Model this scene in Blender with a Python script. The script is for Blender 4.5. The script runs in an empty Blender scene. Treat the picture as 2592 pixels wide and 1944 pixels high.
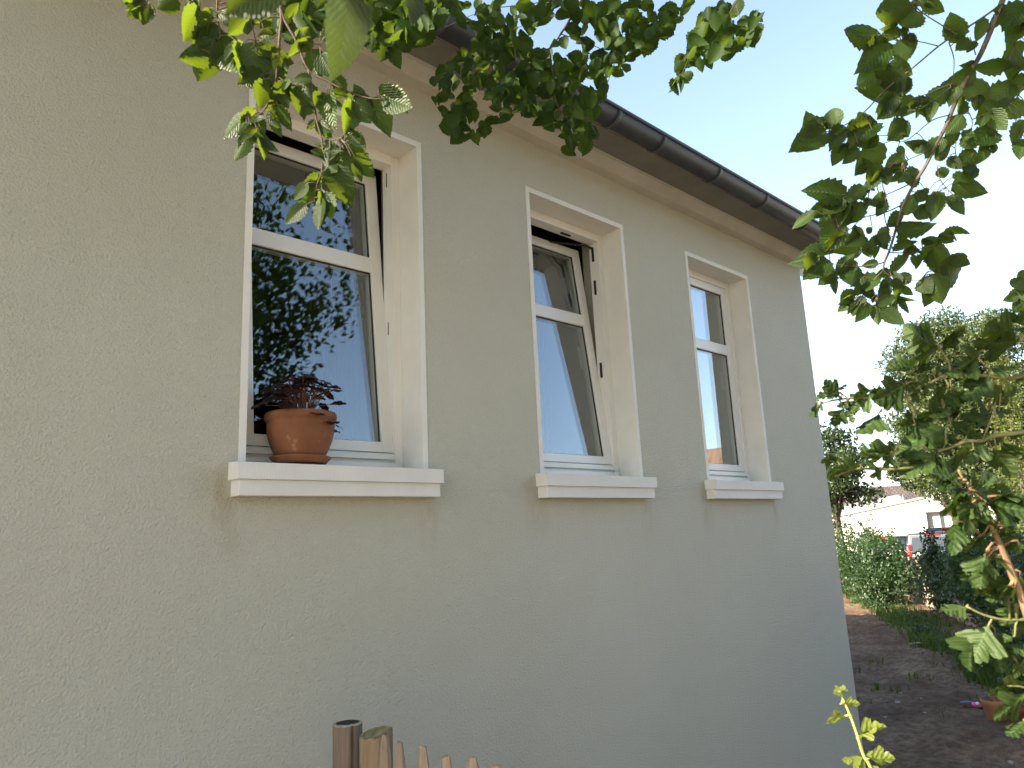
import bpy, bmesh, math, random
import numpy as np
from mathutils import Vector, Matrix
random.seed(7); RNG = np.random.default_rng(11)
SC = bpy.context.scene
COL = SC.collection

# ------------------------------------------------------------------ camera
YAW, PITCH, ROLL, FPX = 0.7663, 0.2068, -0.0469, 1869.14
CAMP = np.array([0.0, -2.5, 1.72])
_cy, _sy, _cp, _sp = math.cos(YAW), math.sin(YAW), math.cos(PITCH), math.sin(PITCH)
FWD = np.array([_sy*_cp, _cy*_cp, _sp]); _r = np.array([_cy, -_sy, 0.0]); _u = np.cross(_r, FWD)
RGT = math.cos(ROLL)*_r + math.sin(ROLL)*_u
UPV = -math.sin(ROLL)*_r + math.cos(ROLL)*_u
def at(px, py, d):            # a point d metres in front of the photographer, seen in that direction
    return CAMP + d*(FWD + RGT*(px-1296)/FPX - UPV*(py-972)/FPX)
def project(p):
    D = np.asarray(p) - CAMP; w = D @ FWD
    return 1296+FPX*(D @ RGT)/w, 972-FPX*(D @ UPV)/w, w
cd = bpy.data.cameras.new('camera'); cam = bpy.data.objects.new('camera', cd); COL.objects.link(cam)
cd.sensor_width = 36; cd.lens = 36*FPX/2592; cd.clip_start = .05; cd.clip_end = 3000
M = Matrix.Identity(4)
for i in range(3):
    M[i][0] = RGT[i]; M[i][1] = UPV[i]; M[i][2] = -FWD[i]; M[i][3] = CAMP[i]
cam.matrix_world = M
cd.dof.use_dof = True; cd.dof.focus_distance = 3.0; cd.dof.aperture_fstop = 13
SC.camera = cam

# ------------------------------------------------------------------ light
SUN_EL = math.radians(27)
SUN_DIR = Vector((-1, 0.30, 0)).normalized()*math.cos(SUN_EL) + Vector((0, 0, math.sin(SUN_EL)))
W = bpy.data.worlds.new("World"); SC.world = W; W.use_nodes = True
wn = W.node_tree.nodes; bg = wn['Background']
sky = wn.new('ShaderNodeTexSky'); sky.sky_type = 'NISHITA'; sky.sun_disc = False
sky.sun_elevation = SUN_EL; sky.sun_rotation = math.atan2(SUN_DIR.x, SUN_DIR.y)
sky.air_density = 1.0; sky.dust_density = 1.6; sky.ozone_density = 1.0
hs = wn.new('ShaderNodeHueSaturation'); hs.inputs['Saturation'].default_value = .90; hs.inputs['Value'].default_value = 1.0
W.node_tree.links.new(sky.outputs[0], hs.inputs['Color']); W.node_tree.links.new(hs.outputs[0], bg.inputs[0]); bg.inputs[1].default_value = 0.10
sl = bpy.data.lights.new('sun', 'SUN'); sl.energy = 5.0; sl.angle = math.radians(.6); sl.color = (1, .87, .68)
so = bpy.data.objects.new('sun', sl); COL.objects.link(so)
so.rotation_euler = (-SUN_DIR).to_track_quat('-Z', 'Y').to_euler()
SC.view_settings.view_transform = 'Standard'; SC.view_settings.look = 'None'
SC.view_settings.exposure = 2.34; SC.view_settings.gamma = 1
SC.cycles.max_bounces = 10; SC.cycles.transparent_max_bounces = 24
SC.cycles.sample_clamp_indirect = 4

# ------------------------------------------------------------------ materials
MATS = {}
class NT:
    def __init__(s, name):
        s.m = bpy.data.materials.new(name); s.m.use_nodes = True
        s.t = s.m.node_tree; s.n = s.t.nodes; s.b = s.n['Principled BSDF']; s.out = s.n['Material Output']
        MATS[name] = s.m
    def add(s, typ, **kw):
        n = s.n.new(typ)
        for k, v in kw.items():
            if k in n.inputs: n.inputs[k].default_value = v
            else: setattr(n, k, v)
        return n
    def ln(s, a, b): s.t.links.new(a, b)
    def noise(s, scale, detail=4, rough=.55, vec=None):
        n = s.add('ShaderNodeTexNoise'); n.inputs['Scale'].default_value = scale
        n.inputs['Detail'].default_value = detail; n.inputs['Roughness'].default_value = rough
        if vec is not None: s.ln(vec, n.inputs['Vector'])
        return n.outputs['Fac']
    def pos(s, sc=(1, 1, 1)):
        tc = s.add('ShaderNodeTexCoord'); mp = s.add('ShaderNodeMapping'); mp.inputs['Scale'].default_value = sc
        s.ln(tc.outputs['Object'], mp.inputs[0]); return mp.outputs[0]
    def ramp(s, fac, stops):
        r = s.add('ShaderNodeValToRGB'); e = r.color_ramp.elements
        while len(e) < len(stops): e.new(.5)
        for i, (p, c) in enumerate(stops):
            e[i].position = p; e[i].color = tuple(c)+(1,) if len(c) == 3 else c
        s.ln(fac, r.inputs[0]); return r.outputs[0]
    def bump(s, h, strength, dist):
        b = s.add('ShaderNodeBump'); b.inputs['Strength'].default_value = strength; b.inputs['Distance'].default_value = dist
        s.ln(h, b.inputs['Height']); s.ln(b.outputs[0], s.b.inputs['Normal']); return b
    def base(s, c): s.b.inputs['Base Color'].default_value = tuple(c)+(1,)
    def rough(s, r, spec=.5): s.b.inputs['Roughness'].default_value = r; s.b.inputs['Specular IOR Level'].default_value = spec
    def mix(s, f, a, b, mode='MIX'):
        m = s.add('ShaderNodeMix'); m.data_type = 'RGBA'; m.blend_type = mode
        for sock, v in ((m.inputs[0], f), (m.inputs[6], a), (m.inputs[7], b)):
            if hasattr(v, 'links'): s.ln(v, sock)
            elif isinstance(v, (int, float)): sock.default_value = v
            else: sock.default_value = tuple(v)+(1,)
        return m.outputs[2]
    def math(s, op, a, b=0):
        m = s.add('ShaderNodeMath'); m.operation = op
        for sock, v in ((m.inputs[0], a), (m.inputs[1], b)):
            if hasattr(v, 'links'): s.ln(v, sock)
            else: sock.default_value = v
        return m.outputs[0]
def simple(name, c, rough=.6, spec=.5, metal=0, nscale=0, namp=.15, bump=0, bscale=60, stretch=(1, 1, 1)):
    t = NT(name); t.rough(rough, spec); t.b.inputs['Metallic'].default_value = metal
    if nscale:
        f = t.noise(nscale, 5, .6, t.pos(stretch))
        lo = [x*(1-namp*1.6) for x in c]; hi = [min(1, x*(1+namp)) for x in c]
        t.ln(t.ramp(f, [(.3, lo), (.7, hi)]), t.b.inputs['Base Color'])
    else: t.base(c)
    if bump: t.bump(t.noise(bscale, 4, .6, t.pos(stretch)), 1, bump)
    return t.m

def mk_stucco():
    t = NT('stucco'); t.rough(.9, .25)
    p = t.pos()
    big = t.noise(1.1, 4, .6, p); mid = t.noise(14, 4, .6, p)
    c = t.ramp(big, [(.3, (.485, .483, .405)), (.72, (.53, .528, .452))])
    c = t.mix(t.math('MULTIPLY', mid, .35), c, (.45, .45, .37))
    # grains: tiny speckle
    sp = t.noise(230, 2, .5, p)
    c = t.mix(t.math('MULTIPLY', t.ramp(sp, [(.60, (0, 0, 0)), (.72, (1, 1, 1))]), .35), c, (.30, .27, .22))
    # weathering: faint run marks down the render
    st = t.ramp(t.noise(5, 5, .7, t.pos((1, 1, .22))), [(.55, (0, 0, 0)), (.8, (1, 1, 1))])
    c = t.mix(t.math('MULTIPLY', st, .22), c, (.44, .40, .30))
    # drip stains at the ends of the three sills
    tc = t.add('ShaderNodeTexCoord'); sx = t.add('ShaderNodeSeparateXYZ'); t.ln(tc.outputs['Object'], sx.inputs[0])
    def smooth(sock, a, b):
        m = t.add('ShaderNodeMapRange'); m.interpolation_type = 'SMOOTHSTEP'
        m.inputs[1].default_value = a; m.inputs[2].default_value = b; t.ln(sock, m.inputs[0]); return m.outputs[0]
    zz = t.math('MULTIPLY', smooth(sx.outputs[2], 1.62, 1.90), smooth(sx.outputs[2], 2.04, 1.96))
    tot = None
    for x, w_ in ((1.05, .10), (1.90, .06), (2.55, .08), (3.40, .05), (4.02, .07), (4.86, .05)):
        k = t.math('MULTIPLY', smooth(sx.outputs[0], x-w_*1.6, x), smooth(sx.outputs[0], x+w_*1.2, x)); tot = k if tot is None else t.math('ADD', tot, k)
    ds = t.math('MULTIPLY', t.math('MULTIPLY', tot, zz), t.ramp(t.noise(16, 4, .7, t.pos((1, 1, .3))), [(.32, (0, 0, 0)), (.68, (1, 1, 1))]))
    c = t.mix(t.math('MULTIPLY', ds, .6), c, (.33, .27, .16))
    t.ln(c, t.b.inputs['Base Color'])
    v = t.add('ShaderNodeTexVoronoi'); v.inputs['Scale'].default_value = 150; v.feature = 'SMOOTH_F1'; t.ln(p, v.inputs['Vector'])
    h = t.math('ADD', t.math('MULTIPLY', v.outputs['Distance'], -.8), t.math('MULTIPLY', t.noise(110, 5, .7, p), 2.0))
    h = t.math('ADD', h, t.math('MULTIPLY', t.noise(16, 3, .5, p), .7))
    t.bump(h, 1.0, .0048)
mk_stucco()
simple('white_plaster', (.66, .66, .62), .75, .3, nscale=6, namp=.04, bump=.0008, bscale=160)
def mk_sill():
    t = NT('sill_paint'); t.rough(.7, .35)
    f = t.noise(5, 4, .6, t.pos()); t.ln(t.ramp(f, [(.3, (.60, .60, .57)), (.7, (.66, .66, .63))]), t.b.inputs['Base Color'])
    w = t.add('ShaderNodeTexWave'); w.wave_type = 'BANDS'; w.bands_direction = 'X'; w.inputs['Scale'].default_value = 57
    w.inputs['Distortion'].default_value = .6; t.ln(t.pos(), w.inputs['Vector'])
    t.bump(t.math('ADD', w.outputs['Fac'], t.noise(140, 2, .5, t.pos())), .5, .0012)
mk_sill()
simple('frame_pvc', (.70, .70, .67), .32, .5, nscale=3, namp=.03)
simple('ledge_metal', (.72, .74, .74), .35, .5, nscale=8, namp=.05)
simple('gasket', (.015, .015, .015), .5)
simple('soffit_shade', (.19, .185, .16), .85, .2, nscale=4, namp=.1)  # shade behind the gutter put into the soffit colour
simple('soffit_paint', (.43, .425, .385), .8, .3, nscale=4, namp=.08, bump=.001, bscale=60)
simple('fascia_wood', (.33, .29, .23), .8, .3, nscale=6, namp=.2, bump=.002, bscale=30)
simple('zinc', (.026, .030, .033), .5, .25, .0, nscale=5, namp=.25)
simple('zinc_band', (.06, .07, .075), .5, .3, .0, nscale=9, namp=.2)
simple('roof_tile', (.16, .08, .055), .8, .3, nscale=5, namp=.25)
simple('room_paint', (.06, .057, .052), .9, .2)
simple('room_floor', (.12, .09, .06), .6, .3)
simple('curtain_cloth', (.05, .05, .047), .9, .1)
simple('steel_dark', (.03, .03, .032), .4, .5, .6)
def mk_glass():
    t = NT('window_glass'); t.n.remove(t.b)
    ge = t.add('ShaderNodeNewGeometry'); dp = t.add('ShaderNodeVectorMath'); dp.operation = 'DOT_PRODUCT'
    t.ln(ge.outputs['Incoming'], dp.inputs[0]); t.ln(ge.outputs['Normal'], dp.inputs[1])
    k = t.math('POWER', t.math('SUBTRACT', 1, t.math('ABSOLUTE', dp.outputs['Value'])), 3.5)
    fac = t.math('MINIMUM', t.math('ADD', t.math('MULTIPLY', k, 1.4), .11), 1)          # coated double pane
    tr = t.add('ShaderNodeBsdfTransparent'); tr.inputs[0].default_value = (.86, .90, .88, 1)
    gl = t.add('ShaderNodeBsdfGlossy'); gl.inputs['Roughness'].default_value = 0.0; gl.inputs[0].default_value = (.93, .97, 1, 1)
    mx = t.add('ShaderNodeMixShader'); t.ln(fac, mx.inputs[0]); t.ln(tr.outputs[0], mx.inputs[1]); t.ln(gl.outputs[0], mx.inputs[2])
    t.ln(mx.outputs[0], t.out.inputs[0])
mk_glass()
def mk_terracotta(name, c):
    t = NT(name); t.rough(.85, .25); p = t.pos()
    col = t.ramp(t.noise(9, 5, .6, p), [(.3, [x*.72 for x in c]), (.7, [x*1.1 for x in c])])
    lime = t.ramp(t.noise(22, 4, .6, p), [(.62, (0, 0, 0)), (.8, (1, 1, 1))])
    col = t.mix(t.math('MULTIPLY', lime, .35), col, (.55, .48, .40))
    t.ln(col, t.b.inputs['Base Color']); t.bump(t.noise(120, 3, .6, p), .6, .0008)
mk_terracotta('terracotta', (.20, .085, .042)); mk_terracotta('terracotta_pale', (.36, .17, .10))
mk_terracotta('terracotta_dark', (.24, .06, .045))
def mk_wood(name, a, b, sc=18, endgrain=False):
    t = NT(name); t.rough(.85, .25)
    p = t.pos((1, 1, .06)); f = t.noise(sc*3, 5, .65, p); g = t.noise(5, 3, .5, t.pos())
    col = t.ramp(f, [(.28, a), (.72, b)]); col = t.mix(t.math('MULTIPLY', g, .5), col, [x*.6 for x in a])
    t.ln(col, t.b.inputs['Base Color']); t.bump(f, .8, .002)
mk_wood('post_wood', (.15, .105, .06), (.34, .25, .16)); mk_wood('picket_wood', (.20, .145, .095), (.44, .345, .25))
mk_wood('post_dark_wood', (.105, .078, .06), (.26, .20, .155))
mk_wood('stake_wood', (.22, .17, .13), (.46, .38, .31))
simple('post_end', (.33, .31, .24), .9, .2, nscale=60, namp=.3)
simple('post_core', (.05, .045, .04), .95, .1, nscale=40, namp=.3)
simple('post_end_green', (.20, .17, .095), .9, .2, nscale=45, namp=.35)
simple('soil', (.03, .02, .013), .95, .1, nscale=30, namp=.4, bump=.01, bscale=60)
def mk_bark(name, a, b):
    t = NT(name); t.rough(.85, .3); f = t.noise(40, 4, .6, t.pos((1, 1, .4)))
    t.ln(t.ramp(f, [(.3, a), (.7, b)]), t.b.inputs['Base Color']); t.bump(f, .7, .002)
mk_bark('bark', (.035, .026, .019), (.11, .085, .065)); mk_bark('bark_red', (.10, .045, .03), (.19, .10, .07))
mk_bark('bark_tan', (.10, .065, .035), (.22, .15, .08)); mk_bark('stem_green', (.07, .075, .03), (.17, .17, .065))
mk_bark('shoot_green', (.20, .24, .05), (.36, .40, .12))

def mk_leaf(name, lo, hi, trans, tmix=.42, rough=.36, spec=.5, veins=0, back=None):
    """leaf with veins on UV (x along the leaf, y across); per-leaf hue from the 'tone' attribute"""
    k = .85 if name == 'shoot_leaf' else .66
    lo, hi, trans = [[x*k for x in c] for c in (lo, hi, trans)]
    t = NT(name); t.rough(rough, spec*.8)
    a = t.add('ShaderNodeAttribute'); a.attribute_name = 'tone'
    c = t.ramp(a.outputs['Fac'], [(0, lo), (1, hi)])
    tcol = t.mix(a.outputs['Fac'], [x*.8 for x in trans], [min(1, x*1.15) for x in trans])
    if veins:
        uv = t.add('ShaderNodeUVMap'); s = t.add('ShaderNodeSeparateXYZ'); t.ln(uv.outputs[0], s.inputs[0])
        av = t.math('ABSOLUTE', t.math('SUBTRACT', s.outputs[1], .5))
        ph = t.math('SUBTRACT', s.outputs[0], t.math('MULTIPLY', av, .75))
        w = t.math('SINE', t.math('MULTIPLY', ph, veins*6.283))
        vein = t.math('MULTIPLY', t.math('GREATER_THAN', w, .86), .5)
        mid = t.math('LESS_THAN', av, .022)
        vm = t.math('MAXIMUM', vein, mid)
        c = t.mix(t.math('MULTIPLY', vm, .25), c, [min(1, x*2.0+.03) for x in hi])
        tcol = t.mix(t.math('MULTIPLY', vm, .28), tcol, [x*.5 for x in trans])
        t.bump(t.math('SUBTRACT', t.math('MULTIPLY', w, .5), t.math('MULTIPLY', mid, 1.2)), .55, .0012)
    bl = t.noise(35, 3, .6, t.pos()); c = t.mix(t.math('MULTIPLY', bl, .3), c, [x*.55 for x in lo])
    t.ln(c, t.b.inputs['Base Color'])
    tl = t.add('ShaderNodeBsdfTranslucent'); t.ln(tcol, tl.inputs[0])
    mx = t.add('ShaderNodeMixShader'); mx.inputs[0].default_value = tmix
    t.ln(t.b.outputs[0], mx.inputs[1]); t.ln(tl.outputs[0], mx.inputs[2]); t.ln(mx.outputs[0], t.out.inputs[0])
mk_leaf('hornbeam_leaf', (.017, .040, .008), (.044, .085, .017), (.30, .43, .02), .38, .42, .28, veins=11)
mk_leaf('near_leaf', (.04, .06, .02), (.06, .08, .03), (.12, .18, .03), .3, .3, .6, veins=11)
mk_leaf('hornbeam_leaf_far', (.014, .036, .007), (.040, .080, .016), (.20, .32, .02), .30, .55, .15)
mk_leaf('currant_leaf', (.022, .050, .010), (.062, .105, .026), (.13, .22, .015), .22, .5, .22, veins=6)
mk_leaf('shoot_leaf', (.13, .17, .03), (.22, .27, .06), (.42, .52, .07), .45, .4, .5, veins=6)
mk_leaf('tree_leaf', (.042, .065, .02), (.105, .145, .045), (.18, .25, .06), .30, .45, .5)
mk_leaf('dark_leaf', (.022, .045, .017), (.05, .085, .03), (.12, .20, .04), .30, .42, .5)
mk_leaf('shrub_leaf', (.028, .065, .022), (.065, .12, .04), (.14, .26, .05), .32, .4, .5)
mk_leaf('pale_shrub_leaf', (.09, .12, .035), (.19, .22, .08), (.28, .34, .08), .35, .5, .4)
mk_leaf('thuja_leaf', (.09, .12, .025), (.18, .22, .045), (.24, .30, .045), .30, .5, .4)
mk_leaf('grass_blade', (.035, .07, .015), (.09, .15, .03), (.18, .28, .03), .35, .5, .4)
mk_leaf('heuchera_leaf', (.018, .010, .007), (.062, .027, .017), (.07, .02, .01), .30, .38, .5, veins=5)
def mk_ground():
    t = NT('ground_soil'); t.rough(.95, .15); p = t.pos()
    a = t.noise(1.3, 6, .65, p); b = t.noise(14, 6, .7, p); g = t.noise(.55, 4, .6, t.pos((1, 1.7, 1)))
    c = t.ramp(a, [(.3, (.11, .07, .043)), (.5, (.235, .155, .10)), (.70, (.38, .27, .185))])
    c = t.mix(t.ramp(b, [(.42, (0, 0, 0)), (.62, (.7, .7, .7))]), c, (.075, .047, .03))
    gm = t.ramp(g, [(.58, (0, 0, 0)), (.72, (1, 1, 1))]); gm = t.math('MULTIPLY', gm, t.ramp(b, [(.4, (0, 0, 0)), (.6, (1, 1, 1))]))
    c = t.mix(t.math('MULTIPLY', gm, .35), c, (.045, .06, .02))
    t.ln(c, t.b.inputs['Base Color'])
    t.bump(t.math('ADD', t.math('MULTIPLY', t.noise(5, 6, .7, p), 1.5), t.math('MULTIPLY', t.noise(40, 4, .7, p), .5)), 1, .09)
mk_ground()
simple('gravel', (.46, .39, .28), .95, .1, nscale=60, namp=.3, bump=.01, bscale=90)
simple('stone', (.35, .32, .28), .9, .2, nscale=20, namp=.3)
simple('render_white', (.74, .69, .60), .9, .2, nscale=.8, namp=.04)
simple('roof_metal', (.20, .21, .22), .5, .5, .4, nscale=2, namp=.1)
simple('grey_frame', (.32, .33, .34), .5, .5)
simple('pane_pale', (.30, .34, .34), .15, .6); simple('pane_dark', (.04, .05, .055), .1, .6)
simple('paint_silver', (.07, .075, .085), .45, .4, .3); simple('paint_dark', (.012, .016, .028), .2, .6, .3)
simple('paint_white', (.78, .78, .77), .3, .5); simple('car_glass', (.012, .018, .022), .05, .8)
simple('lamp_red', (.55, .012, .012), .2, .6); simple('rubber', (.015, .015, .015), .8, .2)
simple('plate_white', (.75, .75, .72), .4); simple('paint_red', (.45, .03, .025), .35)
simple('toy_pink', (.62, .10, .30), .5); simple('toy_blue', (.10, .16, .45), .5); simple('toy_white', (.7, .7, .75), .5)
def mk_tiles(name, a, b, sx, sz):
    t = NT(name); t.rough(.8, .3)
    uv = t.add('ShaderNodeUVMap'); br = t.add('ShaderNodeTexBrick'); t.ln(uv.outputs[0], br.inputs[0])
    br.inputs['Color1'].default_value = tuple(a)+(1,); br.inputs['Color2'].default_value = tuple(b)+(1,); br.inputs['Mortar'].default_value = (a[0]*.25, a[1]*.25, a[2]*.25, 1)
    br.inputs['Scale'].default_value = 1; br.inputs['Brick Width'].default_value = sx; br.inputs['Row Height'].default_value = sz
    br.inputs['Mortar Size'].default_value = .022; br.inputs['Mortar Smooth'].default_value = .3
    t.ln(br.outputs[0], t.b.inputs['Base Color']); t.bump(br.outputs['Fac'], -.8, .03)
mk_tiles('pantiles', (.24, .155, .105), (.33, .23, .16), .25, .34)
mk_tiles('brown_tiles', (.06, .046, .041), (.09, .072, .064), .24, .40)

# ------------------------------------------------------------------ mesh helpers
def link(name, me, mat, parent=None):
    o = bpy.data.objects.new(name, me); COL.objects.link(o)
    if mat is not None:
        for m in (mat if isinstance(mat, (list, tuple)) else [mat]): me.materials.append(MATS[m])
    if parent is not None: o.parent = parent
    return o
def empty(name, loc=(0, 0, 0), rz=0):
    o = bpy.data.objects.new(name, None); COL.objects.link(o); o.location = loc; o.rotation_euler = (0, 0, rz)
    o.empty_display_size = .2; return o
def tag(o, label=None, cat=None, group=None, kind=None):
    if label: o['label'] = label
    if cat: o['category'] = cat
    if group: o['group'] = group
    if kind: o['kind'] = kind
    return o
class MB:
    def __init__(s): s.bm = bmesh.new()
    def box(s, x0, x1, y0, y1, z0, z1, bev=0, mi=0, mat=None):
        vs = [s.bm.verts.new((x, y, z)) for z in (z0, z1) for y in (y0, y1) for x in (x0, x1)]
        if mat is not None:
            for v in vs: v.co = mat @ v.co
        fs = [s.bm.faces.new([vs[i] for i in f]) for f in ((0, 2, 3, 1), (4, 5, 7, 6), (0, 1, 5, 4), (2, 6, 7, 3), (0, 4, 6, 2), (1, 3, 7, 5))]
        for f in fs: f.material_index = mi
        if bev:
            es = list({e for f in fs for e in f.edges})
            r = bmesh.ops.bevel(s.bm, geom=es, offset=bev, segments=2, profile=.6, affect='EDGES')
            for f in r['faces']: f.material_index = mi
        return s
    def prism(s, prof, x0, x1, axis='x', closed=True, mi=0, smooth=False):
        """profile (a,b) extruded along an axis; axis x: (y,z), axis y: (x,z), axis z: (x,y)"""
        def mk(a, b, t): return (t, a, b) if axis == 'x' else ((a, t, b) if axis == 'y' else (a, b, t))
        A = [s.bm.verts.new(mk(a, b, x0)) for a, b in prof]; B = [s.bm.verts.new(mk(a, b, x1)) for a, b in prof]
        n = len(prof)
        for i in range(n if closed else n-1):
            f = s.bm.faces.new((A[i], A[(i+1) % n], B[(i+1) % n], B[i])); f.material_index = mi; f.smooth = smooth
        if closed:
            for q in (A[::-1], B): s.bm.faces.new(q).material_index = mi
        return s
    def tube(s, pts, radii, n=8, cap=True, mi=0):
        pts = [Vector(p) for p in pts]; rings = []
        up = Vector((.3, .2, 1)).normalized()
        for i, p in enumerate(pts):
            d = (pts[min(i+1, len(pts)-1)]-pts[max(i-1, 0)]); d = d.normalized() if d.length > 1e-9 else Vector((0, 0, 1))
            a = d.cross(up); a = a.normalized() if a.length > 1e-3 else d.cross(Vector((1, 0, 0))).normalized(); b = d.cross(a)
            r = radii[i] if hasattr(radii, '__len__') else radii
            rings.append([s.bm.verts.new(p+(a*math.cos(k*2*math.pi/n)+b*math.sin(k*2*math.pi/n))*r) for k in range(n)])
        for i in range(len(rings)-1):
            for k in range(n):
                f = s.bm.faces.new((rings[i][k], rings[i][(k+1) % n], rings[i+1][(k+1) % n], rings[i+1][k])); f.smooth = True; f.material_index = mi
        if cap:
            for q in (rings[0][::-1], rings[-1]): s.bm.faces.new(q).material_index = mi
        return s
    def lathe(s, prof, c=(0, 0, 0), n=40, mi=0):
        c = Vector(c); rings = []
        for r, z in prof:
            rings.append([s.bm.verts.new(c+Vector((r*math.cos(k*2*math.pi/n), r*math.sin(k*2*math.pi/n), z))) for k in range(n)] if r > 1e-6 else [s.bm.verts.new(c+Vector((0, 0, z)))])
        for a, b in zip(rings, rings[1:]):
            for k in range(n):
                k2 = (k+1) % n
                q = [a[k % len(a)], a[k2 % len(a)], b[k2 % len(b)], b[k % len(b)]]
                q2 = []
                for v in q:
                    if v not in q2: q2.append(v)
                if len(q2) > 2: f = s.bm.faces.new(q2); f.smooth = True; f.material_index = mi
        return s
    def build(s, name, mat, parent=None):
        bmesh.ops.recalc_face_normals(s.bm, faces=s.bm.faces)
        me = bpy.data.meshes.new(name); s.bm.to_mesh(me); s.bm.free()
        return link(name, me, mat, parent)

class LeafSet:
    """collects leaf templates placed by frames into one mesh with UVs and a per-leaf tone"""
    def __init__(s): s.V = []; s.F = []; s.UV = []; s.T = []; s.n = 0
    def add(s, tmpl, base, ax, nrm, length, width, tone, curl=0., fold=0.):
        v, faces, uv = tmpl                       # v: (u along 0..1, v across -1..1)
        side = np.cross(nrm, ax)
        u = v[:, 0:1]; w = v[:, 1:2]
        z = -curl*u*u*length + fold*np.abs(w)*width + v[:, 2:3]*length
        s.V.append(base + ax*u*length*(1-.25*abs(curl)*u) + side*w*width + nrm*z)
        s.F.extend([tuple(i+s.n for i in f) for f in faces]); s.UV.append(uv); s.T.append(np.full(len(v), tone)); s.n += len(v)
    def build(s, name, mat, parent=None):
        return raw_mesh(name, np.concatenate(s.V), s.F, np.concatenate(s.UV), np.concatenate(s.T), mat, parent)
def raw_mesh(name, V, F, UV, T, mat, parent=None, smooth=True):
    me = bpy.data.meshes.new(name); me.from_pydata(np.asarray(V).tolist(), [], F if isinstance(F, list) else F.tolist())
    at_ = me.attributes.new('tone', 'FLOAT', 'POINT'); at_.data.foreach_set('value', np.asarray(T, np.float32))
    if UV is not None:
        ul = me.uv_layers.new(name='UVMap'); li = np.empty(len(me.loops), np.int32); me.loops.foreach_get('vertex_index', li)
        ul.data.foreach_set('uv', np.asarray(UV, np.float32)[li].ravel())
    if smooth: me.polygons.foreach_set('use_smooth', np.ones(len(me.polygons), bool))
    me.update(); return link(name, me, mat, parent)
def tmpl_serrate(n=14, seed=0):
    """ovate leaf with toothed edge, pleats"""
    r = random.Random(seed); V = []; F = []; UV = []
    for i in range(n+1):
        u = i/n
        w = math.sin(math.pi*min(1, u**.80))**.75*(1-.28*u) if 0 < u < 1 else 0
        if 0 < i < n: w *= 1.0 + (.075 if i % 2 else -.06)+r.uniform(-.03, .03)
        for k in (-1, -.5, 0, .5, 1):
            V.append((u+abs(k)*(-.02 if i % 2 else .015), k*w*1.12, (.012 if i % 2 else -.012)*abs(k)+r.uniform(-.004, .004)))
            UV.append((u, .5+.5*k*w))
    for i in range(n):
        for k in range(4): F.append((i*5+k, i*5+k+1, i*5+k+6, i*5+k+5))
    return np.array(V), F, np.array(UV)
def tmpl_lobed(seed=0):
    """three-lobed currant leaf, wedge base, blunt teeth"""
    r = random.Random(seed)
    half = [(0, .0), (.14, .10), (.27, .34), (.36, .62), (.46, .86), (.52, .98), (.58, .93), (.60, .80), (.66, .78), (.66, .62), (.62, .48), (.58, .36), (.66, .38), (.76, .48), (.84, .46), (.86, .34), (.94, .28), (.97, .12), (1.0, .0)]
    half = [(a+r.uniform(-.02, .02)*(0 < i < 18), b+r.uniform(-.05, .05)*(0 < i < 18)) for i, (a, b) in enumerate(half)]
    V = []; UV = []; F = []
    spine = [(max(0, min(1, a if a < .5 else .45+(a-.45)*.5 if b > .3 else a)), 0) for a, b in half]
    for (a, b), (sa, _) in zip(half, spine):
        for k in (1, .5, 0, -.5, -1):
            f = abs(k); V.append((sa+(a-sa)*f, b*k, .03*math.sin(3*b*k*3.1)+r.uniform(-.008, .008))); UV.append((sa+(a-sa)*f, .5+.5*b*k))
    for i in range(len(half)-1):
        for k in range(4): F.append((i*5+k, i*5+k+1, i*5+k+6, i*5+k+5))
    return np.array(V), F, np.array(UV)
def tmpl_plain():
    V = np.array([(0, 0, 0), (.3, -.9, .05), (.35, 0, 0), (.3, .9, .05), (.72, -.7, .03), (.72, .7, .03), (.7, 0, 0), (1, 0, -.03)], float)
    F = [(0, 1, 2), (0, 2, 3), (1, 4, 6, 2), (2, 6, 5, 3), (4, 7, 6), (6, 7, 5)]
    return V, F, np.column_stack((V[:, 0], .5+.5*V[:, 1]))
def tmpl_round(seed=0):
    r = random.Random(seed); V = [(.5, 0, -.06)]; UV = [(.5, .5)]; n = 20
    for ring in (.55, 1):
        for k in range(n):
            a = 2*math.pi*k/n; rr = ring*(1+(.12*math.cos(7*a))*(ring == 1)); x = .5-.5*math.cos(a)*rr; y = math.sin(a)*rr
            V.append((x, y, .03*math.sin(5*a)*ring)); UV.append((x, .5+.5*y))
    F = [(0, 1+k, 1+(k+1) % n) for k in range(n)]+[(1+k, 1+n+k, 1+n+(k+1) % n, 1+(k+1) % n) for k in range(n)]
    return np.array(V), F, np.array(UV)
SER = [tmpl_serrate(seed=i) for i in range(5)]; LOB = [tmpl_lobed(i) for i in range(6)]; PLN = tmpl_plain(); RND = [tmpl_round(i) for i in range(3)]
def nz(v): return v/np.linalg.norm(v)
def place(ls, tm, B, T, wr, ratio, tone=None, curl=None, fold=None, view=None, rnd=1.0):
    """one leaf from base B to tip T; wr = the half width to show, as a share of its length"""
    ax = T-B; L = np.linalg.norm(ax); ax = ax/L
    n0 = CAMP-(B+T)/2 if view is None else view
    n0 = nz(n0-ax*(n0 @ ax)); sd = np.cross(ax, n0)
    if wr < ratio: ang = math.acos(wr/ratio)*random.choice((-1, 1)); width = ratio
    else: ang = random.uniform(-.3, .3); width = wr
    n = n0*math.cos(ang)+sd*math.sin(ang)
    if random.random() < .5: n = -n
    ls.add(tm, B, ax, n, L, width*L, random.random() if tone is None else tone,
           random.uniform(-.2, .45) if curl is None else curl, random.uniform(.12, .5) if fold is None else fold)
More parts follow.
